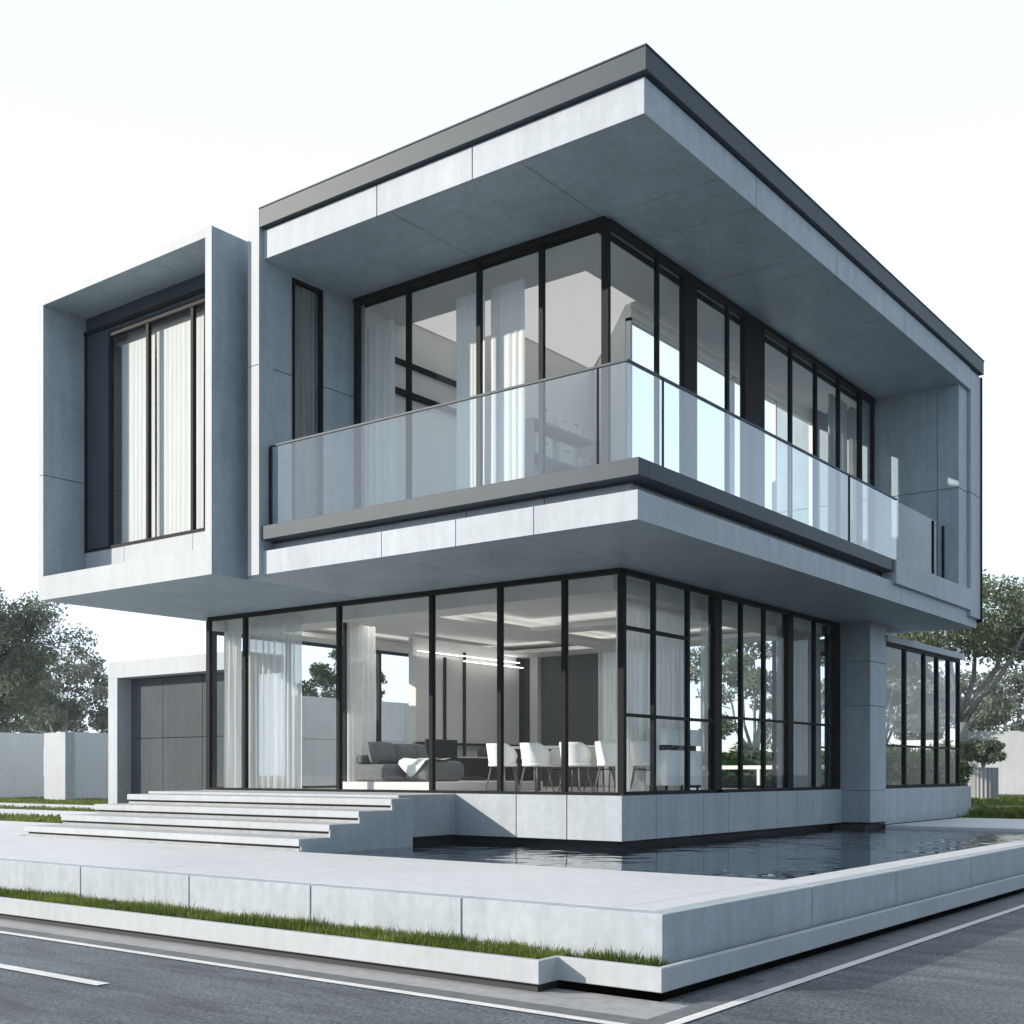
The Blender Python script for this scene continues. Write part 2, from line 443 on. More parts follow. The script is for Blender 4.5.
# --- podium
b = MB()
b.panels(0.0, 8.02, 0.0, 9.2, .65, 1.295, cx=(.95, 2.4, 3.25, 4.35, 5.1, 5.95, 7.05), cy=(.94, 1.86, 3.05, 5.0, 7.0), gap=.014)
b.box(.03, 8.0, .03, 9.17, .66, 1.27)
part(b, 'podium', M['conc'], bevel=.004)
b = MB(); b.box(.22, 8.0, .22, 9.1, .1, .65); part(b, 'plinth', M['dark'])
b = MB(); b.box(.14, 8.0, .14, 9.05, 1.296, 1.302); part(b, 'ground_flooring', M['floor'])

# --- ground storey window walls
def window_wall(name, frame, panes, parent=H, gm=None, fm=None):
    f = frame.build(name, fm or M['black'], parent)
    for pb in panes:
        q = pb.build('glass_pane', gm or M['glass'], f)
    return f
ZG0, ZG1 = 1.30, 4.44
T = .055
# left facade, plane X = 0.05
xs0, xs1 = .04, .12
ml = [9.09, 8.07, 5.67, 3.59, 2.22, 1.03, .05]
f = MB()
for i, y in enumerate(ml):
    w = .075 if i not in (0, len(ml)-1) else .10
    f.box(xs0, xs1, y-w/2, y+w/2, ZG0, ZG1)
f.box(xs0-.015, xs1+.02, .05, 9.09, ZG1, ZG1+.07); f.box(xs0-.015, xs1+.02, .1, 9.05, ZG0, ZG0+.04)
panes = []
for i in range(len(ml)-1):
    q = MB(); q.box(.07, .085, ml[i+1]+.045, ml[i]-.045, ZG0+.04, ZG1); panes.append(q)
window_wall('window_wall', f, panes)
f_door = MB(); f_door.box(.60, .64, 6.05, 6.11, 1.32, 4.24); part(f_door, 'sliding_door_edge', M['black'])
# right facade, plane Y = 0.05
mr_ = [.05, .97, 2.0, 2.95, 3.81, 4.68, 5.72, 6.82, 7.90]
f = MB(); panes = []
for i, x in enumerate(mr_):
    if i == 0: continue
    w = {3:.24, 6:.22, 8:.2}.get(i, .07)
    f.box(x-w/2, x+w/2, .035 if w < .1 else .025, .10 if w < .1 else .15, ZG0, ZG1)
f.box(.12, 8.0, .025, .13, ZG1, ZG1+.07); f.box(.1, 8.0, .025, .13, ZG0, ZG0+.05)
f.box(.1, 2.86, .03, .11, 2.42, 2.465); f.box(.1, 2.0, .03, .11, 3.66, 3.71)
f.box(3.05, 7.9, .03, .11, 2.50, 2.54)
for i in range(len(mr_)-1):
    q = MB(); q.box(mr_[i]+.05, mr_[i+1]-.05, .07, .085, ZG0+.05, ZG1); panes.append(q)
window_wall('window_wall', f, panes)
# garden-side glazing, plane Y = 9.05
f = MB(); panes = []
mb_ = [.15, 2.0, 3.53, 4.6, 6.2]
for i, x in enumerate(mb_):
    f.box(x-.035, x+.035, 9.0, 9.1, ZG0, 4.2)
f.box(.12, 6.2, 9.0, 9.1, 4.2, 4.26); f.box(.12, 6.2, 9.0, 9.1, ZG0, ZG0+.05)
for i in range(len(mb_)-1):
    q = MB(); q.box(mb_[i]+.035, mb_[i+1]-.035, 9.04, 9.055, ZG0+.05, 4.2); panes.append(q)
window_wall('window_wall', f, panes)
b = MB(); b.box(.1, 8.02, 8.95, 9.12, 4.26, 4.5); b.box(6.235, 8.02, 8.95, 9.12, 1.3, 4.26); part(b, 'lintel_wall', M['ceil'])
# end wall X = 8: piers and glazing
b = MB(); b.box(7.94, 8.06, 5.55, 8.95, 1.3, 4.5); part(b, 'end_wall', M['darkwall'])
b = MB(); b.box(7.80, 7.94, 7.12, 7.34, 1.3, 4.4); part(b, 'pilaster', M['panel'])
f = MB(); panes = []
me_ = [.3, 1.4, 2.9, 4.2, 5.52]
for y in me_: f.box(7.96, 8.04, y-.03, y+.03, 1.3, 4.3)
f.box(7.96, 8.04, .3, 5.55, 4.3, 4.5); f.box(7.96, 8.04, .3, 5.55, 1.3, 1.36)
for i in range(len(me_)-1):
    q = MB(); q.box(7.99, 8.005, me_[i]+.03, me_[i+1]-.03, 1.36, 4.3); panes.append(q)
window_wall('window_wall', f, panes)
# television partition, plane Y = 7.5
b = MB(); b.panels(4.07, 7.6, 7.5, 7.58, 2.25, 4.02, cx=(4.95, 5.6,), gap=.05); b.box(4.07, 7.6, 7.58, 7.7, 1.3, 4.4)
part(b, 'feature_wall', M['panel'])
b = MB(); b.box(4.93, 4.97, 7.44, 7.5, 2.2, 4.05); b.box(5.58, 5.62, 7.44, 7.5, 1.35, 4.2); b.box(4.07, 7.6, 7.46, 7.5, 2.2, 2.25); part(b, 'wall_trim', M['black'])
b = MB(); b.box(7.6, 7.94, 7.6, 7.7, 1.3, 4.4); part(b, 'niche', M['dark'])
b = MB(); b.box(4.1, 7.55, 7.44, 7.49, 4.11, 4.125); b.box(5.4, 7.5, 7.30, 7.34, 3.985, 4.0); part(b, 'light_strip', M['strip'])
# ceiling of the ground storey with recessed trays
b = MB()
b.box(.12, 8.0, .14, 9.0, 4.475, 4.505)
zc = 4.25; ze = 4.29
b.box(.35, 1.05, .35, 8.9, zc, ze); b.box(1.05, 7.9, .35, 1.05, zc, ze); b.box(6.9, 7.9, 1.05, 8.9, zc, ze)
b.box(1.05, 6.9, 4.3, 5.0, zc, ze); b.box(1.05, 6.9, 8.2, 8.9, zc, ze); b.box(3.7, 4.3, 1.05, 4.3, zc, ze)
b.box(.35, .40, .35, 8.9, ze, 4.475); b.box(.40, 7.9, .35, .40, ze, 4.475)
for (a0, a1, b0, b1) in ((1.03, 1.05, 1.05, 8.2), (1.05, 6.9, 1.03, 1.05), (1.05, 6.9, 4.3, 4.32), (1.05, 6.9, 4.98, 5.0), (1.05, 6.9, 8.2, 8.22), (6.9, 6.92, 1.05, 8.2), (3.7, 3.72, 1.05, 4.3), (4.28, 4.3, 1.05, 4.3)):
    b.box(a0, a1, b0, b1, ze, ze+.04)
part(b, 'ceiling', M['ceil'])
b = MB()
z0_, z1_ = ze+.005, ze+.02
b.box(.86, 1.02, 1.05, 8.2, z0_, z1_); b.box(1.05, 6.9, .86, 1.02, z0_, z1_); b.box(1.05, 6.9, 4.33, 4.45, z0_, z1_); b.box(1.05, 6.9, 4.85, 4.97, z0_, z1_)
b.box(1.05, 6.9, 8.23, 8.4, z0_, z1_); b.box(6.93, 7.1, 1.05, 8.2, z0_, z1_); b.box(3.73, 3.85, 1.05, 4.3, z0_, z1_); b.box(4.15, 4.27, 1.05, 4.3, z0_, z1_)
part(b, 'cove_light', M['glow'])
for (a0, a1, b0, b1) in ((1.15, 1.75, 1.3, 4.1), (1.15, 1.75, 5.2, 8.0), (2.0, 6.6, 5.1, 5.6)):
    b = MB(); b.box(a0, a1, b0, b1, 4.466, 4.4735); part(b, 'ceiling_light', M['lamp'])  # fill panels added out of view behind the bulkhead to light the rooms


# --- slab over the ground storey
XS, YS = -2.64, -1.86
b = MB()
cyj = (-.38, .85, 2.14); cxj = (.83, 3.4, 6.0)
b.panels(-2.60, 8.3, 1.2, 4.764, 4.51, 4.84, cy=(2.14,), gap=.012)
b.panels(-2.60, 10.38, -1.82, 1.2, 4.51, 4.84, cx=(.12, 2.66, 5.4), cy=(-.12,), gap=.012)
b.box(-2.57, 8.25, 1.2, 4.73, 4.53, 4.82); b.box(-2.57, 10.34, -1.79, 1.2, 4.53, 4.82); b.box(-2.36, 10.3, -1.58, 4.7, 4.83, 5.0)
b.box(.0, 8.1, 5.07, 9.3, 4.52, 5.0); b.box(-2.42, 8.1, 4.765, 5.07, 4.512, 4.9)
part(b, 'floor_slab', M['soffit'], bevel=.003)
b = MB()
b.panels(-2.625, -2.6, -1.845, 4.5, 4.505, 4.845, cy=cyj, gap=.014); b.panels(-2.6, 10.39, -1.845, -1.82, 4.505, 4.845, cx=cxj, gap=.014)
b.panels(-2.40, -2.37, -1.62, 4.5, 4.842, 5.0, cy=cyj, gap=.014); b.panels(-2.37, 9.8, -1.62, -1.59, 4.842, 5.0, cx=cxj, gap=.014)
part(b, 'slab_edge', M['conc'])
b = MB(); b.box(-2.45, 10.3, -1.67, 4.5, 4.985, 5.005); part(b, 'shadow_gap', M['dark'])
b = MB(); b.box(XS-.02, -2.45, YS-.02, 4.49, 5.005, 5.205); b.box(-2.45, 5.6, YS-.02, -1.67, 5.005, 5.205); part(b, 'balcony_edge', M['metal'], bevel=.004)
b = MB(); b.box(-2.45, 9.3, -1.67, 4.49, 5.01, 5.17); part(b, 'balcony_flooring', M['paving'])

# --- left end frame wall with the narrow window
b = MB()
b.box(-2.69, -2.42, 4.50, 4.74, 4.505, 9.825)                    # front band
b.panels(-2.42, -2.06, 4.50, 4.74, 4.9, 9.85, cz=(7.55,), gap=.012)
b.panels(-1.43, 1.7, 4.50, 4.74, 4.9, 9.85, cz=(7.55,), gap=.012)
b.box(-2.06, -1.43, 4.50, 4.74, 9.02, 9.85); b.box(-2.06, -1.43, 4.50, 4.74, 4.9, 5.25)
b.box(-2.4, 1.7, 4.68, 4.735, 4.95, 9.8)
part(b, 'side_wall', M['wallc'], bevel=.003)
b = MB(); b.panels(-2.702, -2.69, 4.498, 4.742, 4.50, 9.83, cz=(7.55,), gap=.012); part(b, 'frame_facing', M['conc_white'])
f = MB()
for x in (-2.06, -1.48): f.box(x, x+.05, 4.49, 4.56, 5.25, 9.02)
f.box(-2.01, -1.48, 4.49, 4.56, 8.97, 9.02)
q = MB(); q.box(-2.01, -1.48, 4.52, 4.53, 5.25, 8.97)
window_wall('narrow_window', f, [q])

# --- right end frame wall
XE = 9.2
b = MB()
b.panels(XE, 9.72, -1.86, 2.0, 4.99, 9.85, cy=(-1.45, .2), cz=(7.1,), gap=.014)
b.box(XE+.03, 9.7, -1.8, 1.9, 5.0, 9.85)
b.box(9.72, 10.38, -1.80, 1.2, 4.75, 9.5)
part(b, 'side_wall', M['wallc'], bevel=.003)
b = MB(); b.panels(9.76, 10.40, -1.92, -1.80, 4.68, 9.51, cz=(7.1,), gap=.012); b.box(5.6, 9.76, -1.92, -1.66, 4.80, 5.205)
part(b, 'end_frame', M['conc'], bevel=.004)
b = MB(); b.box(10.40, 10.44, -1.95, 1.2, 4.62, 9.51); part(b, 'edge_trim', M['black'])
for xx in (8.35, 8.95):
    b = MB(); b.box(xx-.025, xx+.025, -1.66, -1.615, 5.17, 6.34); part(b, 'balcony_post', M['black'])

# --- roof
b = MB()
b.panels(-2.56, 2.05, -1.86, 4.5, 9.10, 9.3, cx=(-.75, .22), cy=(2.02, -.15), gap=.010)
b.panels(2.06, 9.72, -1.86, 1.2, 9.10, 9.3, cx=(2.62, 5.6, 8.0), cy=(-.15,), gap=.010)
b.prism([(2.05,1.2),(4.5,3.44),(2.05,3.44)], 9.10, 9.5)
b.box(-2.54, 2.05, -1.84, 4.48, 9.12, 9.5); b.box(2.05, 10.3, -1.84, 1.19, 9.12, 9.5)
part(b, 'roof_soffit', M['soffit'], bevel=.003)
b = MB()
b.panels(-2.62, -2.56, -1.93, 4.5, 9.095, 9.515, cy=(.58, 2.23), gap=.014); b.panels(-2.56, 9.72, -1.93, -1.86, 9.095, 9.515, cx=(.25, 3.0, 6.0), gap=.014)
part(b, 'roof_fascia', M['conc'], bevel=.003)
b = MB(); b.box(-2.53, 2.05, -1.84, 4.49, 9.50, 9.535); b.box(2.05, 10.3, -1.84, 1.18, 9.50, 9.535); part(b, 'shadow_gap', M['dark'])
b = MB(); b.box(-2.70, 2.05, -2.00, 4.497, 9.535, 9.80); b.box(2.05, 10.36, -2.00, 1.25, 9.535, 9.80); b.prism([(2.05,1.25),(4.55,3.5),(2.05,3.5)], 9.535, 9.80)
b.box(-2.712, 2.05, -2.012, 4.497, 9.80, 9.822); b.box(2.05, 10.375, -2.012, 1.26, 9.80, 9.822)
part(b, 'roof', M['metal'], bevel=.004)

# --- upper window walls
ZU0, ZU1 = 5.17, 9.02
XU, YU = -.75, -.2
f = MB(); panes = []
mu_ = [4.46, 3.36, 1.98, .86, YU]
for i, y in enumerate(mu_):
    w = .075 if 0 < i < 4 else .11
    f.box(XU-.01, XU+.055, y-w/2, y+w/2, ZU0, ZU1)
f.box(XU-.03, XU+.09, YU, 4.5, ZU1, 9.10); f.box(XU-.02, XU+.08, YU, 4.5, ZU0, ZU0+.06)
for i in range(4):
    q = MB(); q.box(XU+.02, XU+.035, mu_[i+1]+.045, mu_[i]-.045, ZU0+.06, ZU1); panes.append(q)
window_wall('window_wall', f, panes)
f = MB(); panes = []
nu_ = [(-.70,.04),(.65,.06),(1.60,.38),(2.84,.06),(3.77,.72),(5.22,.08),(6.30,.08),(7.37,.08),(8.45,.14),(9.14,.10)]
for x, w in nu_[1:]:
    f.box(x-w/2, x+w/2, YU-.01 if w < .2 else YU-.02, YU+.05 if w < .2 else YU+.08, ZU0, ZU1)
f.box(XU+.09, XE, YU-.03, YU+.09, ZU1, 9.10); f.box(XU+.09, XE, YU-.02, YU+.08, ZU0, ZU0+.06)
for i in range(len(nu_)-1):
    q = MB(); q.box(nu_[i][0]+nu_[i][1]/2, nu_[i+1][0]-nu_[i+1][1]/2, YU+.02, YU+.035, ZU0+.06, ZU1); panes.append(q)
window_wall('window_wall', f, panes)
# rear glazing of the upper gallery
f = MB(); panes = []
mg_ = [1.98, 3.75, 5.55, 7.35, 9.12]
for x in mg_: f.box(x-.03, x+.03, 1.06, 1.14, ZU0, 8.85)
f.box(1.95, 9.16, 1.06, 1.14, 8.80, 8.85); f.box(1.95, 9.16, 1.06, 1.14, 5.17, 5.26)
for i in range(4):
    q = MB(); q.box(mg_[i]+.03, mg_[i+1]-.03, 1.095, 1.107, 5.26, 8.80); panes.append(q)
window_wall('window_wall', f, panes, fm=M['white_paint'])
b = MB(); b.box(1.95, 9.16, 1.05, 1.15, 8.85, 9.098); part(b, 'lintel_wall', M['plaster'])
# inner walls and ceiling of the upper room
b = MB(); b.box(-.6, 1.7, 4.40, 4.50, 5.17, 9.1); b.box(1.7, 1.8, 3.3, 4.5, 5.17, 9.1); b.box(1.8, 4.35, 3.3, 3.42, 5.17, 9.1); b.prism([(1.96,1.16),(2.06,1.16),(4.42,3.30),(4.30,3.30)], 5.17, 9.1)
part(b, 'inner_wall', M['plaster'])
b = MB(); b.box(-.62, 9.15, -.08, 1.06, 5.12, 5.19); b.prism([(-.62,1.06),(1.95,1.06),(4.3,3.3),(1.7,3.3),(1.7,4.4),(-.62,4.4)], 5.12, 5.188); part(b, 'upper_flooring', M['floor'])
b = MB(); b.box(-.62, .29, .0, 4.4, 8.965, 8.98); b.box(.29, 9.1, .0, .8, 8.965, 8.98); b.box(.27, .29, .8, 4.4, 8.98, 9.0); b.box(.27, 9.1, .78, .80, 8.98, 9.0); b.box(.29, 9.1, .8, 1.05, 9.08, 9.098); b.prism([(.29,1.05),(1.95,1.05),(4.3,3.3),(1.7,3.3),(1.7,4.4),(.29,4.4)], 9.08, 9.098); part(b, 'ceiling', M['ceil'])
b = MB(); b.box(-.62, -.58, .0, 4.4, 8.98, 9.08); b.box(-.58, 9.1, .0, .04, 8.98, 9.08); part(b, 'blind_box', M['black'])
b = MB(); b.box(.08, .25, .8, 4.3, 8.984, 8.994); b.box(.29, 8.8, .58, .76, 8.984, 8.994)
part(b, 'cove_light', M['glow_up'])
b = MB(); b.prism([(.30,.82),(1.9,.82),(1.92,1.04),(4.2,3.27),(1.73,3.27),(1.73,4.37),(.30,4.37)], 9.068, 9.076)
part(b, 'ceiling_light', M['lamp_up'])  # glowing sheet added under the tray to brighten the upper room

b = MB(); b.box(-.36, 1.68, 4.34, 4.40, 8.30, 8.38); b.box(-.36, 1.68, 4.30, 4.40, 7.80, 7.88); part(b, 'wall_rail', M['black'])

# --- balustrade
rl = MB(); XR, YR = -2.52, -1.64
rl.box(XR-.015, XR+.03, YR-.015, 4.46, 6.375, 6.40); rl.box(XR+.03, 6.4, YR-.015, YR+.03, 6.375, 6.40)
rail = part(rl, 'balustrade', M['metal'])
def rpane(x0, x1, y0, y1):
    q = MB(); q.box(x0, x1, y0, y1, 5.18, 6.375); q.build('glass_pane', M['rail_glass'], rail)
rpane(XR, XR+.016, -1.22, 4.44); rpane(XR, XR+.016, -1.62, -1.235)
edges = [XR+.018, -1.72, -.12, 2.0, 4.2, 5.1, 6.4]
for i in range(6): rpane(edges[i]+.006, edges[i+1]-.006, YR, YR+.016)
for x, y in ((XR-.005, -1.232), (4.2, YR-.005), (-1.72, YR-.005)):
    q = MB(); q.box(x-.01, x+.02, y-.012, y+.012 if x > 0 else y+.004, 5.17, 6.375); q.build('post', M['black'], rail)
for x0_, x1_ in ((6.41, 8.31), (8.39, 8.91)):
    q = MB(); q.box(x0_, x1_, YR, YR+.014, 5.18, 6.36); q.build('clear_pane', M['glass'], rail)
q = MB(); q.box(XR-.01, XR+.03, 4.44, 4.48, 5.17, 6.375); q.build('post', M['black'], rail)

# --- framed box on the left
BX, BY0, BY1, BZ0, BZ1 = -3.09, 5.07, 9.57, 4.51, 9.58
b = MB()
b.box(BX, 3.0, BY0, BY0+.14, BZ0+.0, BZ1)
b.panels(BX, 3.0, BY1-.14, BY1, BZ0, BZ1, cz=(6.6,), gap=.012)
b.box(BX, 3.0, BY0+.14, BY1-.14, BZ1-.14, BZ1)
b.panels(BX, 3.0, BY0+.14, BY1-.14, BZ0, BZ0+.39, cx=(-1.2,), cy=(7.3,), gap=.012)
b.box(-2.9, 2.9, BY1-.1, BY1-.03, BZ0+.05, BZ1-.05)
part(b, 'framed_box', M['wallc'], bevel=.004)
b = MB()
b.box(BX-.012, BX, BY0-.005, BY0+.14, BZ0-.003, BZ1+.003); b.panels(BX-.012, BX, BY1-.14, BY1+.005, BZ0-.003, BZ1+.003, cz=(6.6,), gap=.012)
b.box(BX-.012, BX, BY0+.14, BY1-.14, BZ1-.14, BZ1+.003); b.box(BX-.012, BX, BY0+.14, BY1-.142, BZ0-.003, BZ0+.392)
part(b, 'box_facing', M['conc_white'])
XB = -2.30
b = MB(); b.panels(XB-.02, XB+.3, BY0+.14, BY1-.15, BZ0+.39, 5.40, cy=(6.5, 8.3), gap=.012); part(b, 'window_sill', M['conc_white'])
f = MB(); panes = []
f.box(XB-.03, XB+.06, 9.37, 9.43, 5.40, 9.20)
for y in (8.72, 7.68, 6.53, 5.26): f.box(XB-.015, XB+.05, y-.03, y+.03, 5.43, 9.02)
f.box(XB-.04, XB+.05, BY0+.14, 9.43, 9.14, 9.20); f.box(XB-.03, XB+.06, BY0+.14, 8.72, 8.98, 9.06); f.box(XB-.03, XB+.06, BY0+.14, 9.43, 5.40, 5.45)
yy = [8.72, 7.68, 6.53, 5.26]
for i in range(3):
    q = MB(); q.box(XB+.02, XB+.032, yy[i+1]+.04, yy[i]-.04, 5.45, 8.98); panes.append(q)
window_wall('picture_window', f, panes)
b = MB(); b.box(XB-.005, XB+.05, 8.76, 9.37, 5.45, 9.14); b.box(XB+.0, XB+.05, BY0+.14, 8.76, 9.06, 9.14); b.box(XB+.0, XB+.05, BY0+.14, 9.4, 9.2, 9.44); part(b, 'blank_panel', M['metal'])
b = MB(); b.box(XB+.1, 2.9, BY0+.15, BY1-.15, 5.3, 5.38); b.box(2.0, 2.1, BY0+.15, BY1-.15, 5.38, 9.4); part(b, 'inner_wall', M['plaster'])
b = MB(); b.box(XB+.3, 1.9, 5.6, 9.0, 9.0, 9.05); part(b, 'ceiling', M['ceil'])

# --- column and side wing
b = MB()
b.panels(8.02, 8.86, -.56, .3, 1.28, 4.51, cz=(2.9, 3.75), gap=.012); b.box(8.05, 8.83, -.53, .28, .67, 4.5)
b.box(8.02, 8.86, -.56, .3, .66, 1.27)
part(b, 'column', M['wallc'], bevel=.004)
WX1 = 13.75
b = MB(); b.panels(8.86, 14.5, -.545, 1.4, .60, 1.30, cx=(9.6, 10.3, 11.0, 11.7, 12.4, 13.1), gap=.008); b.box(8.87, 14.4, -.52, 1.38, .61, 1.28); part(b, 'wing_base', M['conc'], bevel=.003)
b = MB(); b.box(8.86, WX1+.06, -.60, 1.5, 4.20, 4.33); part(b, 'wing_roof', M['conc'], bevel=.004)
b = MB(); b.box(8.05, 9.0, -.45, .3, .1, .62); b.box(9.0, 10.2, -.4, .3, .1, .6); part(b, 'plinth', M['dark'])
for yw in (-.5, 1.3):
    f = MB(); panes = []
    xw = [8.90, 10.10, 11.30, 12.15, 12.95, 13.68] if yw < 0 else [8.90, 10.6, 12.2, 13.68]
    for x in xw: f.box(x-.04, x+.04, yw-.03, yw+.06, 1.30, 4.20)
    f.box(8.86, 13.72, yw-.03, yw+.06, 4.13, 4.20); f.box(8.86, 13.72, yw-.03, yw+.06, 1.30, 1.37)
    f.box(8.94, 13.64, yw-.02, yw+.05, 2.14, 2.18)
    for i in range(len(xw)-1):
        q = MB(); q.box(xw[i]+.04, xw[i+1]-.04, yw+.01, yw+.022, 1.37, 4.13); panes.append(q)
    window_wall('window_wall', f, panes)

# --- entrance steps
st = thing('entrance_steps', 'wide white steps climbing from the patio to the glass doors', 'steps', (-2, 6, 0))
noses = [(-1.76, 1.245, 9.02), (-2.42, 1.085, 9.0), (-2.98, .92, 9.1), (-3.53, .75, 9.3)]
xb = [0.0, -1.70, -2.36, -2.92]
for i, (xn, z, yl) in enumerate(noses):
    b = MB(); b.box(xn, xb[i]+.1 if i else -1.32, 2.76, yl, z-.095, z)
    if i == 0: b.box(-1.32, -.02, 3.05, yl, z, 1.29)
    b.build('tread', M['conc_white'], st, bevel=.006)
    b = MB(); b.box(xn+.05, min(xn+.6, -1.34), 2.79, yl-.06, z-.12, z-.095); b.build('shadow_gap', M['dark'], st)  # black strip puts the shade under the nosing into the colour
    b = MB(); b.box(xn+.015, min(xn+.6, -1.33), 2.775, yl-.03, (noses[i+1][1] if i < 3 else .3), z-.125); b.build('riser', M['gutter'], st)
b = MB()
b.box(-1.76, -1.32, 2.75, 2.775, .3, 1.17); b.box(-2.42, -1.76, 2.75, 2.775, .3, 1.01); b.box(-2.98, -2.42, 2.75, 2.775, .3, .85); b.box(-3.5, -2.98, 2.75, 2.775, .3, .68)
b.box(-1.32, -.01, 3.03, 3.05, .66, 1.285); b.box(-1.35, -1.3, 2.775, 3.05, .3, 1.17)
b.build('side_wall', M['conc'], st)
b = MB(); b.box(-1.3, .22, 3.2, 3.3, .1, .66); b.build('plinth', M['dark'], st)

# ------------------------------------------------------------------ outbuilding and garden walls
cp = thing('garage', 'low concrete carport with white frame and dark panelled door beside the steps', 'garage', (2, 12, ZL))
b = MB(); b.box(1.0, 2.2, 13.30, 13.63, .5, 3.64); b.box(1.0, 2.2, 9.4, 13.63, 3.64, 3.99); b.build('frame', M['conc_white'], cp, bevel=.005)
b = MB(); b.panels(1.35, 1.45, 9.4, 13.30, .5, 3.62, cy=(12.2, 10.9), cz=(2.35,), gap=.014); b.box(1.45, 1.55, 9.4, 13.30, .5, 3.63); b.build('door_panel', M['door'], cp)

def wall_thing(label, x0, x1, y0, y1, z1, m, cx=(), cy=(), cz=()):
    b = MB(); b.panels(x0, x1, y0, y1, .4, z1, cx=cx, cy=cy, cz=cz, gap=.016); b.box(x0+.03, x1-.03, y0+.03, y1-.03, .4, z1-.03)
    return tag(b.build('garden_wall', m, None, bevel=.006), label, 'wall')
wall_thing('pale panelled wall behind the sofa windows with a small tree above it', 4.6, 16.0, 11.8, 12.0, 3.40, M['render'], cx=(6.2, 8.5, 10.8, 13.1), cz=(2.4,))
wall_thing('blue-grey boundary wall between the white pier and the carport', 11.42, 14.5, 32.0, 32.25, 3.15, M['render'])
b = MB(); b.box(11.0, 11.4, 31.0, 32.4, .4, 3.10); tag(b.build('garden_pier', M['conc_white']), 'sunlit white pier standing in the boundary wall under dark trees', 'pier')
wall_thing('boundary wall running off frame beyond the sunlit white pier', 9.5, 13.2, 36.0, 36.3, 3.2, M['render'])
wall_thing('cream garden wall far behind the big tree and clipped shrub', 46.0, 46.4, -16, 8.8, 3.6, M['conc_white'])
wall_thing('long hazy boundary wall far behind the glazed wing', 60.0, 60.4, 9.5, 40, 3.6, M['render'])

# ------------------------------------------------------------------ curtains
def curtain_mesh(p0, p1, z0, z1, amp=.045, wl=.15, seed=0):
    r = random.Random(seed)
    p0 = Vector(p0); p1 = Vector(p1); L = (p1-p0).length; d = (p1-p0)/L; nrm = Vector((-d.y, d.x))
    n = max(8, int(L/wl*10)); b = MB(); vs = []
    zs = [z0, z0+(z1-z0)*.5, z1]
    ph = r.uniform(0, 6); w2 = r.uniform(.35, .6)
    for j, z in enumerate(zs):
        for i in range(n+1):
            t = i/n*L
            a = amp*(1.0 if j < 2 else .7)*(math.sin(2*PI*t/wl+ph+.9*math.sin(t*2*PI/w2)) + .35*math.sin(t*2*PI/(wl*.43)+j*.6))
            q = p0+d*(t + (.012*math.sin(t*9+j) if j < 2 else 0))+nrm*a
            vs.append((q.x, q.y, z))
    fs = [(j*(n+1)+i, j*(n+1)+i+1, (j+1)*(n+1)+i+1, (j+1)*(n+1)+i) for j in range(2) for i in range(n)]
    return b.add(vs, fs)
def curtain(label, p0, p1, z0, z1, m, group=None, **k):
    o = curtain_mesh(p0, p1, z0, z1, **k).build('curtain', m, None, smooth=True)
    return tag(o, label, 'curtain', group)
g1 = 'curtains behind the ground floor glass'; g2 = 'curtains behind the upper floor glass'
curtain('narrow bunched curtain beside the corner post above the steps', (.28,8.95),(.28,8.42),1.31,4.25,M['curtain'],g1,seed=1)
curtain('wide sheer curtain, half sunlit, behind the glass left of the sofa', (.26,8.26),(.26,6.80),1.31,4.40,M['sheer'],g1,seed=2,wl=.17)
curtain('pleated curtain hanging behind the dark grey sofa', (.66,6.08),(1.42,6.08),1.33,4.24,M['curtain'],g1,seed=3,amp=.05)
curtain('pale curtain behind the first tall pane right of the house corner', (1.05,.72),(1.85,.72),1.31,4.25,M['curtain'],g1,seed=4)
curtain('long curtain behind the white sideboard, to its thick black mullion', (1.95,.80),(3.2,.80),1.31,4.25,M['curtain'],g1,seed=5)
curtain('thin bunched curtain just right of the thick black mullion', (3.10,.42),(3.75,.42),1.31,4.25,M['sheer'],g1,seed=6)
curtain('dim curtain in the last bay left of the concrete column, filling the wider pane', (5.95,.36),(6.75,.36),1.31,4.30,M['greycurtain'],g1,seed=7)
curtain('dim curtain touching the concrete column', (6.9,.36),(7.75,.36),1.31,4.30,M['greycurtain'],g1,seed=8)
curtain('pair of pale curtains at the dark end of the dining room', (7.75,5.45),(7.75,4.80),1.31,4.25,M['curtain'],g1,seed=9)
curtain('grey curtain at the left end of the balcony window', (-.52,4.40),(-.52,3.86),5.2,8.72,M['curtain'],g2,seed=11)
curtain('white sunlit curtain left of the tall balcony mullion', (-.52,2.60),(-.52,2.04),5.2,8.72,M['curtain'],g2,seed=12,amp=.008,wl=.13)
curtain('white sunlit curtain right of the tall balcony mullion beside the shelves', (-.52,1.94),(-.52,1.32),5.2,8.72,M['curtain'],g2,seed=13,amp=.008,wl=.13)
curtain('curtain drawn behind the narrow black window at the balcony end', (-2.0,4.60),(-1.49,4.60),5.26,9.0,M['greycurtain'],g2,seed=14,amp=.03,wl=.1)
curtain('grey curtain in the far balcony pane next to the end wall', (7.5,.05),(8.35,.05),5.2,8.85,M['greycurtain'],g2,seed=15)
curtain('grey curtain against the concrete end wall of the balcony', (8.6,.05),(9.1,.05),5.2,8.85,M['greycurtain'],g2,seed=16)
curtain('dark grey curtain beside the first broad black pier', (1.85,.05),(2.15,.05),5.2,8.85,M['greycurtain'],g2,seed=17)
curtain('shaded curtain in the left pane of the framed box', (-2.12,8.66),(-2.12,7.74),5.42,8.88,M['curtain'],'curtains in the framed box',seed=18,amp=.003,wl=.12)
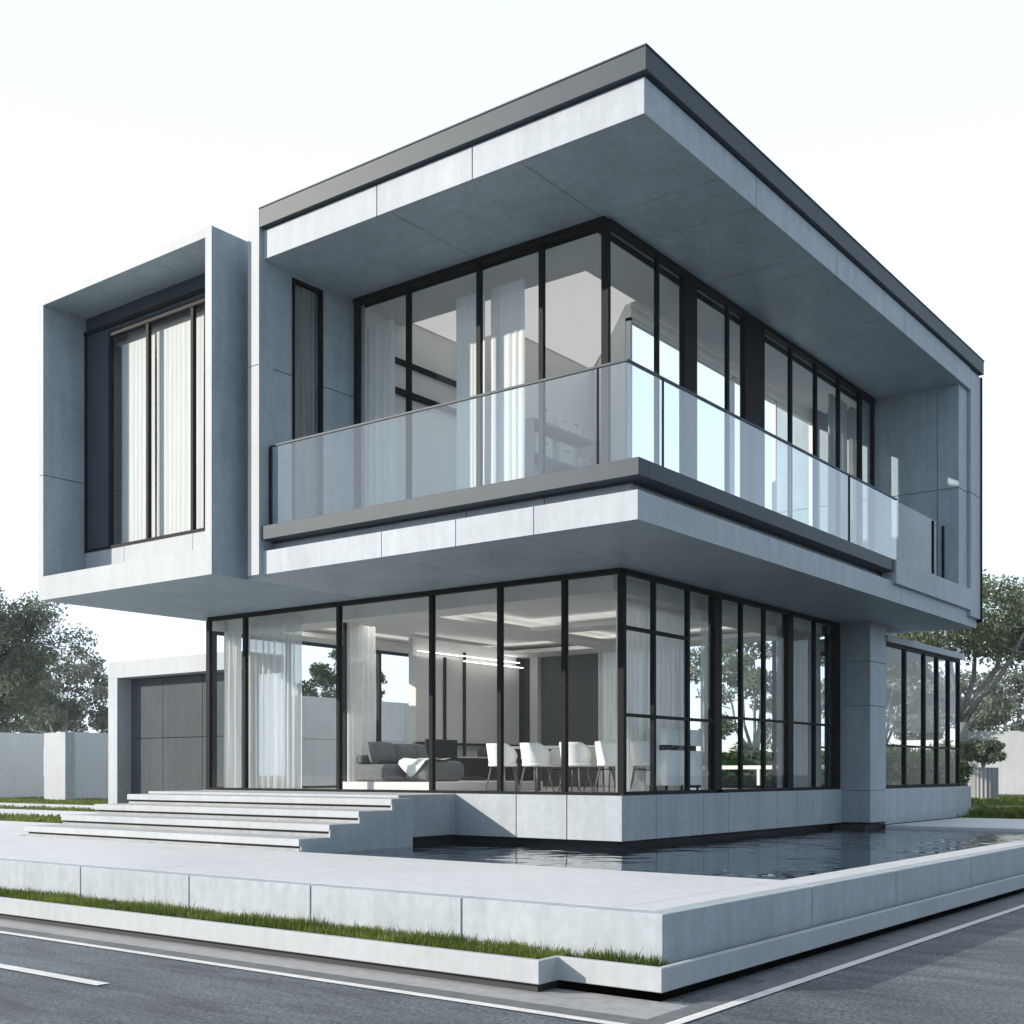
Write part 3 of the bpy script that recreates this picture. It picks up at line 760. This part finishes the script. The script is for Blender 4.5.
curtain('sunlit white sheer in the middle pane of the framed box', (-2.14,7.66),(-2.14,6.45),5.42,8.88,M['curtain'],'curtains in the framed box',seed=19,amp=.003,wl=.12)
curtain('sunlit sheer at the right edge of the framed box', (-2.14,6.35),(-2.14,5.3),5.42,8.88,M['curtain'],'curtains in the framed box',seed=20,amp=.003,wl=.12)

# ------------------------------------------------------------------ furniture
def copy_tree(o, parent=None):
    c = o.copy(); COL.objects.link(c); c.parent = parent
    if parent is not None: c.matrix_parent_inverse = o.matrix_parent_inverse.copy()
    for ch in [x for x in bpy.data.objects if x.parent == o]:
        copy_tree(ch, c)
    return c

def make_chair():
    t = thing('dining_chair', 'x', 'chair', (0,0,0), 'white shell chairs round the dining table')
    # tub shell wrapping the back (back at -x, sitter faces +x)
    n, m = 28, 7
    def shell(off):
        out = []
        for i in range(n+1):
            a = -1.95 + 3.9*i/n                     # angle from the back
            s = abs(a)/1.95
            top = .80 - .20*max(0, (s-.42)/.58)**1.4
            for j in range(m+1):
                u = j/m
                z = .44 + (top-.44)*u
                r = .215 + .035*u + off
                out.append((-.0 - r*math.cos(a)*1.02 - .03*u*math.cos(a), r*math.sin(a)*1.04, z))
        return out
    A = shell(0); B = shell(-.022); b = MB()
    fs = []
    N = len(A)
    for i in range(n):
        for j in range(m):
            p = i*(m+1)+j; q = (i+1)*(m+1)+j
            fs.append((p, q, q+1, p+1)); fs.append((N+p, N+p+1, N+q+1, N+q))
    for i in range(n):
        p = i*(m+1)+m; q = (i+1)*(m+1)+m; fs.append((p, q, N+q, N+p))
        p = i*(m+1); q = (i+1)*(m+1); fs.append((p, N+p, N+q, q))
    for i in (0, n):
        for j in range(m):
            p = i*(m+1)+j; fs.append((p, p+1, N+p+1, N+p))
    b.add(A+B, fs); b.build('backrest', M['chair'], t, smooth=True)
    b = MB(); k = 24
    prof = [(.20,.415),(.235,.425),(.245,.445),(.235,.468),(.19,.475)]
    vs = [(r*math.cos(2*PI*i/k)*1.02+.015, r*math.sin(2*PI*i/k), z) for r, z in prof for i in range(k)]
    fs = [(p*k+i, p*k+(i+1) % k, (p+1)*k+(i+1) % k, (p+1)*k+i) for p in range(4) for i in range(k)] + [tuple(range(k-1,-1,-1)), tuple(4*k+i for i in range(k))]
    b.add(vs, fs); b.build('seat', M['chair'], t, smooth=True)
    for sx in (-1, 1):
        for sy in (-1, 1):
            b = MB(); b.tube([(.13*sx,.13*sy,.42),(.16*sx,.16*sy,.22),(.215*sx,.205*sy,0)], [.017,.016,.011], 8)
            b.build('leg', M['wood'], t, smooth=True)
    b = MB(); b.tube([(.14,.14,.36),(-.14,-.14,.36)], [.008,.008], 6); b.tube([(.14,-.14,.372),(-.14,.14,.372)], [.008,.008], 6); b.build('stretcher', M['black'], t)
    return t
ZF = 1.303
chair0 = make_chair()
spots = [(1.5, 3.28, 0.05, 'leftmost white shell chair of the near side of the dining table, back to the pool'),
         (1.5, 2.58, -.08, 'second white shell chair from the sofa, near side of the table'),
         (1.5, 1.80, .06, 'white shell chair at the middle of the near table side, by a black mullion'),
         (1.5, 1.12, -.04, 'white shell chair on the near table side directly behind the house corner post'),
         (1.62, .62, .5, 'rightmost white shell chair, seen through the right facade beside the sideboard'),
         (3.0, 3.1, PI, 'white shell chair across the table, farthest from the house corner'),
         (3.0, 2.3, PI, 'white shell chair across the table near its middle'),
         (3.0, 1.5, PI+.1, 'white shell chair across the table, nearest the sideboard')]
for i, (x, y, rz, lab) in enumerate(spots):
    c = chair0 if i == 0 else copy_tree(chair0)
    c.location = (x, y, ZF); c.rotation_euler = (0, 0, rz); c['label'] = lab
t = thing('dining_table', 'long white dining table with dark legs lined by white shell chairs', 'table', (2.25, 2.1, ZF))
b = MB(); b.box(1.85, 2.65, .95, 3.55, ZF+.72, ZF+.76); b.build('tabletop', M['white_paint'], t, bevel=.006)
for x in (1.95, 2.55):
    for y in (1.2, 3.3):
        b = MB(); b.box(x-.03, x+.03, y-.03, y+.03, ZF, ZF+.72); b.build('leg', M['black'], t)
t = tag(MB().tube([(2.2,1.6,ZF+.76),(2.2,1.6,ZF+.80),(2.2,1.6,ZF+.84)], [.06,.14,.17], 20, cap=True).build('bowl', M['white_paint'], None, smooth=True), 'small white bowl standing on the dining table', 'bowl')

t = thing('sideboard', 'white lacquered sideboard with raised top box behind the right corner glazing', 'sideboard', (2.2, .4, ZF))
b = MB(); b.panels(1.62, 2.72, .20, .58, ZF+.12, ZF+.66, cx=(1.98, 2.35), gap=.012); b.box(1.64, 2.70, .22, .57, ZF+.12, ZF+.65); b.build('cabinet', M['white_paint'], t, bevel=.004)
b = MB(); b.panels(1.62, 2.72, .20, .58, ZF+.74, ZF+.99, cx=(1.98, 2.35), gap=.012); b.box(1.64, 2.70, .22, .57, ZF+.75, ZF+.98); b.build('top_box', M['white_paint'], t, bevel=.004)
b = MB(); b.box(1.70, 2.64, .26, .54, ZF+.651, ZF+.75); b.build('spacer', M['black'], t)
for x in (1.68, 2.66):
    for y in (.25, .53):
        b = MB(); b.box(x-.015, x+.015, y-.015, y+.015, ZF, ZF+.12); b.build('leg', M['black'], t)

# sofa group on a low white platform
pl = MB(); pl.box(.45, 3.6, 3.95, 6.0, ZF, ZF+.16); tag(pl.build('platform', M['panel'], None, bevel=.01), 'low white platform under the dark grey sofa', 'platform')
ZS = ZF+.162
def soft(x0, x1, y0, y1, z0, z1, name, m, parent, r=.06):
    b = MB(); b.box(x0, x1, y0, y1, z0, z1)
    o = b.build(name, m, parent, smooth=True)
    mod = o.modifiers.new('bevel', 'BEVEL'); mod.width = r; mod.segments = 5
    return o
t = thing('sofa', 'dark grey low sofa with loose back cushions in front of the garden window', 'sofa', (1.4, 5.5, ZS))
soft(.62, 1.5, 5.14, 5.92, ZS, ZS+.30, 'seat', M['sofa'], t, .09)
soft(1.505, 2.4, 5.14, 5.92, ZS, ZS+.30, 'seat', M['sofa'], t, .09)
soft(.75, 2.4, 5.80, 5.95, ZS+.301, ZS+.46, 'backrest', M['sofa'], t, .05)
def pillow(c, w, h, d, rz, tilt, m, label):
    b = MB(); n = 12; vs = []; 
    for j in range(n+1):
        for i in range(n+1):
            u = i/n*2-1; v = j/n*2-1
            pin = .10*(u*u)*(v*v)
            th = (max(0,(1-u**4))*max(0,(1-v**4)))**.5
            vs.append((u*w/2*(1-.06*v*v), th*d/2, v*h/2*(1-.06*u*u)))
    vs += [(x,-y,z) for x,y,z in vs]; N = (n+1)**2; fs = []
    for j in range(n):
        for i in range(n):
            p = j*(n+1)+i
            fs.append((p,p+n+1,p+n+2,p+1)); fs.append((N+p,N+p+1,N+p+n+2,N+p+n+1))
    b.add(vs, fs); o = b.build('cushion', m, None, smooth=True)
    o.location = c; o.rotation_euler = (tilt, 0, rz); return tag(o, label, 'cushion', 'cushions on the sofa')
pillow((1.12,5.66,ZS+.50),.72,.42,.24,R(6),R(-16),M['sofa'],'large dark grey back cushion nearest the pleated curtain')
pillow((1.62,5.58,ZS+.49),.50,.40,.20,R(-8),R(-20),M['sofa'],'dark grey back cushion leaning in the middle of the sofa')
pillow((2.05,5.62,ZS+.49),.46,.40,.20,R(14),R(-16),M['sofa'],'smaller dark grey cushion at the lounge end of the sofa')
t = thing('lounge_chair', 'dark rounded lounge seat with a pale throw hanging over one corner', 'lounge seat', (1.5, 4.7, ZS))
soft(.98, 2.0, 4.45, 5.05, ZS, ZS+.36, 'seat', M['sofa'], t, .13)
# throw: a soft sheet draped over the near corner
b = MB(); vs_ = []; nn_ = 12
for j in range(nn_+1):
    for i in range(nn_+1):
        u = i/nn_; v = j/nn_
        x = .96 + .62*u; y = 5.10 - .62*v
        z = ZS+.385 + .012*math.sin(9*u+5*v)
        d_ = max(0, .16-u)/.16
        if d_ > 0: x = .965 - .025*d_ - .02*math.sin(8*v); z -= d_*(.06+.27*(1-abs(2*v-.9)))
        vs_.append((x, y, z))
b.add(vs_, [(j*(nn_+1)+i, j*(nn_+1)+i+1, (j+1)*(nn_+1)+i+1, (j+1)*(nn_+1)+i) for j in range(nn_) for i in range(nn_)])
o = b.build('throw', M['white_paint'], t, smooth=True); md = o.modifiers.new('thick', 'SOLIDIFY'); md.thickness = .012
t = thing('media_cabinet', 'black low media cabinet along the grey panelled wall', 'cabinet', (5.5, 7.2, ZF))
b = MB(); b.panels(4.2, 7.5, 7.02, 7.43, ZF+.05, ZF+.62, cx=(5.0, 5.8, 6.6), gap=.012); b.box(4.22, 7.48, 7.05, 7.42, ZF, ZF+.6); b.build('cabinet_body', M['black'], t)
b = MB(); b.box(4.18, 7.52, 7.0, 7.44, ZF+.62, ZF+.65); b.build('top', M['panel'], t)
t = thing('screen', 'small black screen standing between the sofa and the panelled wall', 'screen', (3.9, 6.5, ZF))
b = MB(); b.box(3.55, 4.5, 6.75, 6.80, ZF+.42, ZF+.98); b.build('panel', M['black'], t, bevel=.006)
b = MB(); b.box(3.95, 4.05, 6.72, 6.86, ZF, ZF+.42); b.build('stand', M['black'], t)
t = thing('kitchen_rack', 'row of small dark bottles and glasses along the cabinet top', 'rack', (6.4, 7.2, ZF+.65))
b = MB()
rr = random.Random(5)
for i in range(22):
    x = 5.75+i*.078; b.tube([(x,7.2,ZF+.65),(x,7.2,ZF+.65+rr.uniform(.05,.12)),(x,7.2,ZF+.80+rr.uniform(0,.06))],[.022,.022,.008],7)
b.build('bottles', M['dark'], t)

# upstairs shelves and boxes
sh = thing('shelf_unit', 'pale open shelves on the upstairs wall seen past the balcony corner', 'shelves', (3, 3.1, 5.2))
for z in (6.42, 6.98, 7.55):
    b = MB(); b.box(1.82, 3.74, 2.85, 3.29, z-.03, z); b.build('shelf', M['shelf'], sh, bevel=.003)
b = MB(); b.box(3.1, 3.14, 2.86, 3.28, 6.42, 6.95); b.build('divider', M['shelf'], sh)
b = MB(); b.box(1.8, 1.82, 2.85, 3.29, 5.2, 7.55); b.build('side_panel', M['shelf'], sh)
def crate(label, x, w, z, h, d=.3, m=None, g=None):
    b = MB(); b.box(x, x+w, 2.92, 2.92+d, z, z+h)
    b.box(x+w*.3, x+w*.7, 2.912, 2.921, z+h*.62, z+h*.74, 1)
    return tag(b.build('storage_box', [m or M['paper'], M['shelf']], None, bevel=.004), label, 'box', g or 'storage boxes on the upstairs shelves')
crate('white storage box on the top shelf nearest the sunlit curtain', 1.95, .5, 7.551, .34)
crate('low open white box on the top shelf beside the mullion', 2.62, .34, 7.551, .24)
crate('cream storage box in the middle of the top shelf', 2.98, .36, 7.551, .28)
crate('small white box at the far end of the top shelf', 3.42, .28, 7.551, .18)
crate('white patterned box on the second shelf nearest the curtain', 1.95, .5, 6.981, .36)
crate('cream box on the second shelf right of the mullion', 2.68, .46, 6.981, .36)
crate('plain cream box on the second shelf by the divider', 3.26, .36, 6.981, .22)
crate('tall cream box leaning at the divider on the lowest shelf', 3.2, .3, 6.421, .42)
rr = random.Random(9)
x = 1.9
b0 = None
for i in range(14):
    w = rr.uniform(.04, .075); hgt = rr.uniform(.22, .30)
    b = MB(); b.box(x, x+w, 2.95, 3.2, 6.421, 6.421+hgt)
    tag(b.build('book', M['paper'] if i % 3 else M['shelf']), 'pale book standing in the row on the lowest upstairs shelf', 'book', 'row of pale books on the lowest shelf')
    x += w+.004

# ------------------------------------------------------------------ trees
def leaf_cloud(centres, radii, counts, size, seed, flat=1.0):
    r = np.random.default_rng(seed)
    P = []
    for c, ra, n in zip(centres, radii, counts):
        d = r.normal(size=(n, 3)); d /= np.linalg.norm(d, axis=1)[:, None]
        rad = r.uniform(.15, 1.0, n)**.6
        P.append(np.array(c) + d*rad[:, None]*np.array([ra, ra, ra*flat]))
    P = np.concatenate(P); n = len(P)
    a = r.normal(size=(n, 3)); a /= np.linalg.norm(a, axis=1)[:, None]
    b = np.cross(a, r.normal(size=(n, 3))); b /= np.linalg.norm(b, axis=1)[:, None]
    s = size*r.uniform(.6, 1.35, n)[:, None]
    v = np.stack([P-a*s, P+b*s*.42, P+a*s, P-b*s*.42], 1).reshape(-1, 3)
    return v

def mesh_quads(name, v, m, parent):
    n = len(v)//4
    me = bpy.data.meshes.new(name)
    me.vertices.add(len(v)); me.vertices.foreach_set('co', v.astype(np.float32).ravel())
    me.loops.add(n*4); me.loops.foreach_set('vertex_index', np.arange(n*4, dtype=np.int32))
    me.polygons.add(n); me.polygons.foreach_set('loop_start', np.arange(n, dtype=np.int32)*4)
    me.materials.append(m); me.update(calc_edges=True); me.validate()
    o = bpy.data.objects.new(name, me); COL.objects.link(o); o.parent = parent
    return o

def tree(name, label, x, y, z, height, rx, rz_, fork, tr, leaves, leaf, m, seed, lobes=None, nclump=46, group=None, cat='tree', lean=(0,0), dens_low=.0):
    """trunk forks at height `fork`, limbs fan out to clumps in an uneven crown"""
    r = random.Random(seed)
    t = thing(name, label, cat, (x, y, z), group)
    cz = height - rz_
    lobes = lobes or [(0, 0, 0, 1.0)]
    cl = []
    while len(cl) < nclump:
        lo = r.choice(lobes)
        d = Vector((r.gauss(0,1), r.gauss(0,1), r.gauss(0,1))).normalized()*(r.random()**.42)
        p = Vector((lo[0]*rx + d.x*rx*lo[3], lo[1]*rx + d.y*rx*lo[3], cz + lo[2]*rz_ + d.z*rz_*lo[3]))
        if p.z < fork + .15*rz_: continue
        cl.append(p)
    tb = MB()
    top = Vector((lean[0], lean[1], fork))
    tb.tube([(0,0,-.3), (lean[0]*.15,lean[1]*.15,fork*.3), (lean[0]*.5,lean[1]*.5,fork*.7), top], [tr*1.25, tr*1.0, tr*.88, tr*.8], 10)
    # limbs
    nl = 6; limbs = []
    for i in range(nl):
        a = 2*PI*i/nl + r.uniform(-.4, .4)
        e = Vector((math.cos(a)*rx*r.uniform(.32,.6), math.sin(a)*rx*r.uniform(.32,.6), cz + rz_*r.uniform(-.15,.35)))
        mid = top.lerp(e, .5) + Vector((math.cos(a)*rx*.06, math.sin(a)*rx*.06, -.06*rz_))
        tb.tube([top - Vector((0,0,tr)), top.lerp(mid, .5)+Vector((0,0,.03*rz_)), mid, mid.lerp(e,.55)+Vector((r.uniform(-.1,.1),r.uniform(-.1,.1),.05)), e], [tr*.62, tr*.5, tr*.42, tr*.3, tr*.18], 7)
        limbs += [mid, mid.lerp(e,.5), e]
    for c in cl:
        s = min(limbs, key=lambda q: (q-c).length + max(0, q.z-c.z)*1.5)
        k = s.lerp(c, .5) + Vector((r.uniform(-.1,.1)*rx*.3, r.uniform(-.1,.1)*rx*.3, -.05*rz_))
        tb.tube([s, k, c], [tr*.2, tr*.13, tr*.05], 5, cap=False)
        for q in range(3):
            e = c + Vector((r.gauss(0,1), r.gauss(0,1), r.gauss(.3,.8)))*rx*.13
            tb.tube([k.lerp(c,.6), e], [tr*.07, tr*.025], 4, cap=False)
    tb.build('trunk', M['trunk'], t, smooth=True).matrix_parent_inverse = Matrix.Identity(4)
    rad = [rx*r.uniform(.14, .29) for _ in cl]
    tot = sum(q*q for q in rad)
    cnt = [int(leaves*q*q/tot) for q in rad]
    v = leaf_cloud([tuple(c) for c in cl], rad, cnt, leaf, seed, .72)
    mesh_quads('crown', v, m, t)
    return t
gl = 'trees behind the boundary wall on the left'
tree('shade_tree', 'big dark tree rising above the wall at the left edge, under the framed box', 13.9, 44.2, ZL, 11.4, 4.4, 4.3, 2.4, .28, 34000, .088, M['leafdark'], 21, lobes=[(-.3,.15,.45,.62),(.50,-.52,-.02,.52),(-.2,.2,-.3,.6),(.25,-.3,-.5,.5),(.1,-.1,.1,.6)], nclump=78, group=gl)
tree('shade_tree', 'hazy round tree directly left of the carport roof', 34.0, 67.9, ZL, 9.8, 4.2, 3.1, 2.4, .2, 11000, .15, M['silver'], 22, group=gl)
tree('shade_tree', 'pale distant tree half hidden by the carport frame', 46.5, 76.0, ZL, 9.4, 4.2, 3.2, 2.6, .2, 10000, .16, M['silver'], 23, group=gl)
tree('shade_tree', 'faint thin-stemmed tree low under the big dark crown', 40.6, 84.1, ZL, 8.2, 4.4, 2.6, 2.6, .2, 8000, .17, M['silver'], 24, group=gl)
tree('shade_tree', 'small bright green tree above the panelled wall behind the living room', 16.6, 22.3, ZL, 5.6, 1.5, 1.5, 2.6, .10, 7000, .075, M['leafgreen'], 25)
gr = 'trees beyond the right end of the house'
tree('umbrella_tree', 'tall spreading tree with a bare forked grey trunk right of the glazed wing', 35.8, 6.0, ZL, 9.0, 4.4, 2.2, 3.3, .25, 24000, .095, M['leafmid'], 31, lobes=[(.1,-.15,.1,.8),(-.45,.45,-.35,.5),(.5,-.6,.1,.6),(.15,-.2,.4,.55)], nclump=80, group=gr)
tree('shade_tree', 'dark green tree seen through the glazed wing', 44.4, 12.6, ZL, 8.4, 3.2, 3.3, 1.6, .16, 15000, .11, M['leafdark'], 32, group=gr)
tree('shade_tree', 'green tree filling the right-hand dining room panes', 28.3, 11.6, ZL, 7.4, 2.6, 2.9, 1.4, .14, 12000, .095, M['leafmid'], 33, group=gr)
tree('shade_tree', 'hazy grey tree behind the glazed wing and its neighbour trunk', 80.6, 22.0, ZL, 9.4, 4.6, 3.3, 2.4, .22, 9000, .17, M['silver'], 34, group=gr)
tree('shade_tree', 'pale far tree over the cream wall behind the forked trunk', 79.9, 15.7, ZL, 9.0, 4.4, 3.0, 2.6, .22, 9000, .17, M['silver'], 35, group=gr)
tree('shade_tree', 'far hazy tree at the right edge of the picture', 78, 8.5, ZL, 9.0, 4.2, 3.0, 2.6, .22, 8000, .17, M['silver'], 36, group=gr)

r_ = np.random.default_rng(77); cs = []; rad = []; cnt = []  # unseen trees across the road, added to darken reflections in the glass
for i in range(46):
    if i < 26: x_, y_ = -18 + i*4.2 + r_.uniform(-1,1), -42 + r_.uniform(-4,3)
    else: x_, y_ = -52 + r_.uniform(-4,3), -40 + (i-26)*2.6
    h_ = r_.uniform(4.2, 7.5)
    for k_ in range(9):
        cs.append((x_+r_.normal()*1.5, y_+r_.normal()*1.5, h_*r_.uniform(.25,1))); rad.append(r_.uniform(1.0,1.7)); cnt.append(90)
o = mesh_quads('treeline', leaf_cloud(cs, rad, cnt, .33, 78, .8), M['leafmid'], None); tag(o, kind='stuff')

# clipped shrub on a fluted planter
t = thing('clipped_shrub', 'dense rounded clipped shrub growing out of the fluted grey planter', 'shrub', (33.3, 4.5, 1.8))
cs = []; rr = random.Random(4)
for i in range(34):
    d = Vector((rr.gauss(0,1), rr.gauss(0,1), rr.gauss(0,1))).normalized()*rr.random()**.4
    cs.append((d.x*.78, d.y*.78, .62+d.z*.42))
mesh_quads('foliage', leaf_cloud(cs, [.24]*34, [120]*34, .085, 8, .8), M['leafdark'], t)
b = MB()
for i in range(5): b.tube([(0,0,-.1),(rr.uniform(-.25,.25),rr.uniform(-.25,.25),.35)],[.03,.015],6)
b.build('stem', M['trunk'], t).matrix_parent_inverse = Matrix.Identity(4)
b = MB(); pts = []
for i in range(96):
    a = 2*PI*i/96; q = .54+.025*math.cos(a*24); pts.append((33.3+q*math.cos(a), 4.5+q*math.sin(a)))
b.prism(pts, .5, 1.8); tag(b.build('planter', M['gutter'], None), 'tall round fluted grey planter holding the clipped shrub', 'planter')

# hedge and white rail beyond the dining room
hd = thing('hedge', 'clipped green hedge beyond the dining room, behind a white rail', 'hedge', (15.5, 3.5, ZL))
r_ = np.random.default_rng(12); n = 30000
u = np.stack([r_.uniform(-.5,.5,n), r_.uniform(-1.6,4.4,n), r_.uniform(0.02,1.52,n)],1)
k_ = r_.integers(0, 3, n); s_ = r_.choice([-1,1], n)
u[k_==0,0] = .5*s_[k_==0]; u[k_==1,2] = 1.5
u += r_.normal(scale=.035, size=u.shape)
a = r_.normal(size=(n,3)); a /= np.linalg.norm(a,axis=1)[:,None]; bb = np.cross(a, r_.normal(size=(n,3))); bb /= np.linalg.norm(bb,axis=1)[:,None]
s_ = .075*r_.uniform(.6,1.3,n)[:,None]
mesh_quads('foliage', np.stack([u-a*s_, u+bb*s_*.5, u+a*s_, u-bb*s_*.5],1).reshape(-1,3), M['hedge'], hd)
b = MB(); b.box(-.4,.4,-1.5,4.3,0,1.38); o = b.build('branch_core', M['hedge'], hd); o.matrix_parent_inverse = Matrix.Identity(4)
t = thing('garden_rail', 'white horizontal rail on posts in front of the green hedge', 'rail', (14.2, 3.5, ZL))
b = MB(); b.box(14.15, 14.25, 1.6, 7.9, 1.70, 1.80); b.build('rail', M['white_paint'], t)
for y in (1.7, 3.2, 4.7, 6.2, 7.7):
    b = MB(); b.box(14.16, 14.24, y-.04, y+.04, ZL, 1.70); b.build('post', M['white_paint'], t)

for i, (bx, by, br, lab) in enumerate([(20.5, 3.7, 1.5, 'low green bush seen through the first panes of the glazed wing'), (24.5, 4.2, 1.7, 'low green bush behind the middle of the glazed wing'), (28.5, 5.2, 1.4, 'small bush at the far end of the glazed wing')]):
    t = thing('garden_bush', lab, 'bush', (bx, by, ZL), 'bushes behind the glazed wing')
    rr = random.Random(40+i); cs = []
    for k_ in range(40):
        d = Vector((rr.gauss(0,1), rr.gauss(0,1), rr.gauss(0,1))).normalized()*rr.random()**.4
        cs.append((d.x*br, d.y*br, .6*br+d.z*.6*br))
    mesh_quads('foliage', leaf_cloud(cs, [.42]*40, [230]*40, .075, 50+i, .8), M['leafgreen'], t)
    b = MB(); b.tube([(0,0,-.1),(.1,.05,.3),(.15,.1,.6)], [.05,.04,.02], 6); b.build('stem', M['trunk'], t).matrix_parent_inverse = Matrix.Identity(4)

# low planting bed at the far end of the pool
r_ = np.random.default_rng(15); cs = []; rad = []; cnt = []
for i in range(150):
    cs.append((r_.uniform(13.3,16.6), r_.uniform(-6.5,-.6), ZL+.10)); rad.append(r_.uniform(.14,.26)); cnt.append(90)
o = mesh_quads('ground_cover', leaf_cloud(cs, rad, cnt, .05, 16, .8), M['blade'], None); tag(o, kind='stuff')

# ------------------------------------------------------------------ air
HAZE = 0.00035
if HAZE:
    hb = MB(); hb.box(-70, 220, -70, 220, -1.0, 24.0)
    hm = bpy.data.materials.new('haze_air'); hm.use_nodes = True; nt = hm.node_tree; nt.nodes.clear()
    out = nt.nodes.new('ShaderNodeOutputMaterial'); pv = nt.nodes.new('ShaderNodeVolumePrincipled')
    pv.inputs['Color'].default_value = (.93,.96,1,1); pv.inputs['Density'].default_value = HAZE; pv.inputs['Anisotropy'].default_value = .2
    nt.links.new(pv.outputs[0], out.inputs['Volume'])
    o = hb.build('haze', hm); tag(o, kind='stuff')

# ------------------------------------------------------------------ light, sky, camera
sun_to = Vector((1.0, -1.0, -.53)).normalized()
elev = math.asin(-sun_to.z)
azim = math.atan2(-sun_to.x, -sun_to.y)          # compass angle of the sun from +Y towards +X
sl = bpy.data.lights.new('sun', 'SUN'); sl.energy = 5.0; sl.angle = R(.6); sl.color = (1.0, .905, .80)
so = bpy.data.objects.new('sun', sl); COL.objects.link(so)
so.rotation_euler = sun_to.to_track_quat('-Z', 'Y').to_euler(); so.location = (-30, 30, 20)
w = bpy.data.worlds.new('World'); scene.world = w; w.use_nodes = True
nt = w.node_tree
bg = nt.nodes['Background']; bg.inputs['Strength'].default_value = .15
sk = nt.nodes.new('ShaderNodeTexSky'); sk.sky_type = 'NISHITA'; sk.sun_disc = False
sk.sun_elevation = elev; sk.sun_rotation = azim; sk.air_density = 1.0; sk.dust_density = .4; sk.ozone_density = 1.0
# bright thin high cloud over most of the sky, clearer and bluer high up behind the viewer
tc = nt.nodes.new('ShaderNodeTexCoord')
dp = nt.nodes.new('ShaderNodeVectorMath'); dp.operation = 'DOT_PRODUCT'; dp.inputs[1].default_value = (.25, .97, 0)
nt.links.new(tc.outputs['Generated'], dp.inputs[0])
m1 = nt.nodes.new('ShaderNodeMapRange'); m1.interpolation_type = 'SMOOTHSTEP'
for i_, v_ in ((1, -.45), (2, .40), (3, .42), (4, .95)): m1.inputs[i_].default_value = v_
nt.links.new(dp.outputs['Value'], m1.inputs[0])
sp = nt.nodes.new('ShaderNodeSeparateXYZ'); nt.links.new(tc.outputs['Generated'], sp.inputs[0])
m2 = nt.nodes.new('ShaderNodeMapRange'); m2.interpolation_type = 'SMOOTHSTEP'
for i_, v_ in ((1, .03), (2, .30), (3, .9), (4, 0.0)): m2.inputs[i_].default_value = v_
nt.links.new(sp.outputs['Z'], m2.inputs[0])
mx_ = nt.nodes.new('ShaderNodeMath'); mx_.operation = 'MAXIMUM'
nt.links.new(m1.outputs[0], mx_.inputs[0]); nt.links.new(m2.outputs[0], mx_.inputs[1])
veil = nt.nodes.new('ShaderNodeMix'); veil.data_type = 'RGBA'
m3 = nt.nodes.new('ShaderNodeMapRange'); m3.interpolation_type = 'SMOOTHSTEP'
for i_, v_ in ((1, .18), (2, .62), (3, 0.0), (4, 1.0)): m3.inputs[i_].default_value = v_
nt.links.new(sp.outputs['Z'], m3.inputs[0])
vc = nt.nodes.new('ShaderNodeMix'); vc.data_type = 'RGBA'
vc.inputs[6].default_value = (6.3, 7.2, 8.3, 1); vc.inputs[7].default_value = (5.2, 5.5, 5.85, 1)
nt.links.new(m3.outputs[0], vc.inputs[0]); nt.links.new(vc.outputs[2], veil.inputs[7])
nt.links.new(mx_.outputs[0], veil.inputs[0])
nt.links.new(sk.outputs['Color'], veil.inputs[6]); nt.links.new(veil.outputs[2], bg.inputs['Color'])

cam = bpy.data.cameras.new('camera'); co = bpy.data.objects.new('camera', cam); COL.objects.link(co)
co.location = (-14.3603, -8.9513, 1.63)
yaw = -math.atan2(1200, 910)                    # heading along the line between the two facades
co.rotation_euler = (R(90), 0, yaw)
cam.sensor_fit = 'HORIZONTAL'; cam.sensor_width = 36; cam.lens = 36*1200/1024
cam.shift_y = 260/1024
cam.clip_start = .1; cam.clip_end = 2000
scene.camera = co

scene.render.engine = 'CYCLES'
cy = scene.cycles
cy.use_denoising = True
try: cy.denoiser = 'OPENIMAGEDENOISE'
except Exception: pass
cy.max_bounces = 12; cy.transparent_max_bounces = 40; cy.glossy_bounces = 5; cy.transmission_bounces = 6; cy.diffuse_bounces = 4; cy.volume_bounces = 1
cy.caustics_reflective = False; cy.caustics_refractive = False
cy.sample_clamp_indirect = 6
vs = scene.view_settings
vs.view_transform = 'Standard'; vs.look = 'None'; vs.gamma = 1; vs.use_curve_mapping = False; vs.exposure = 0.30
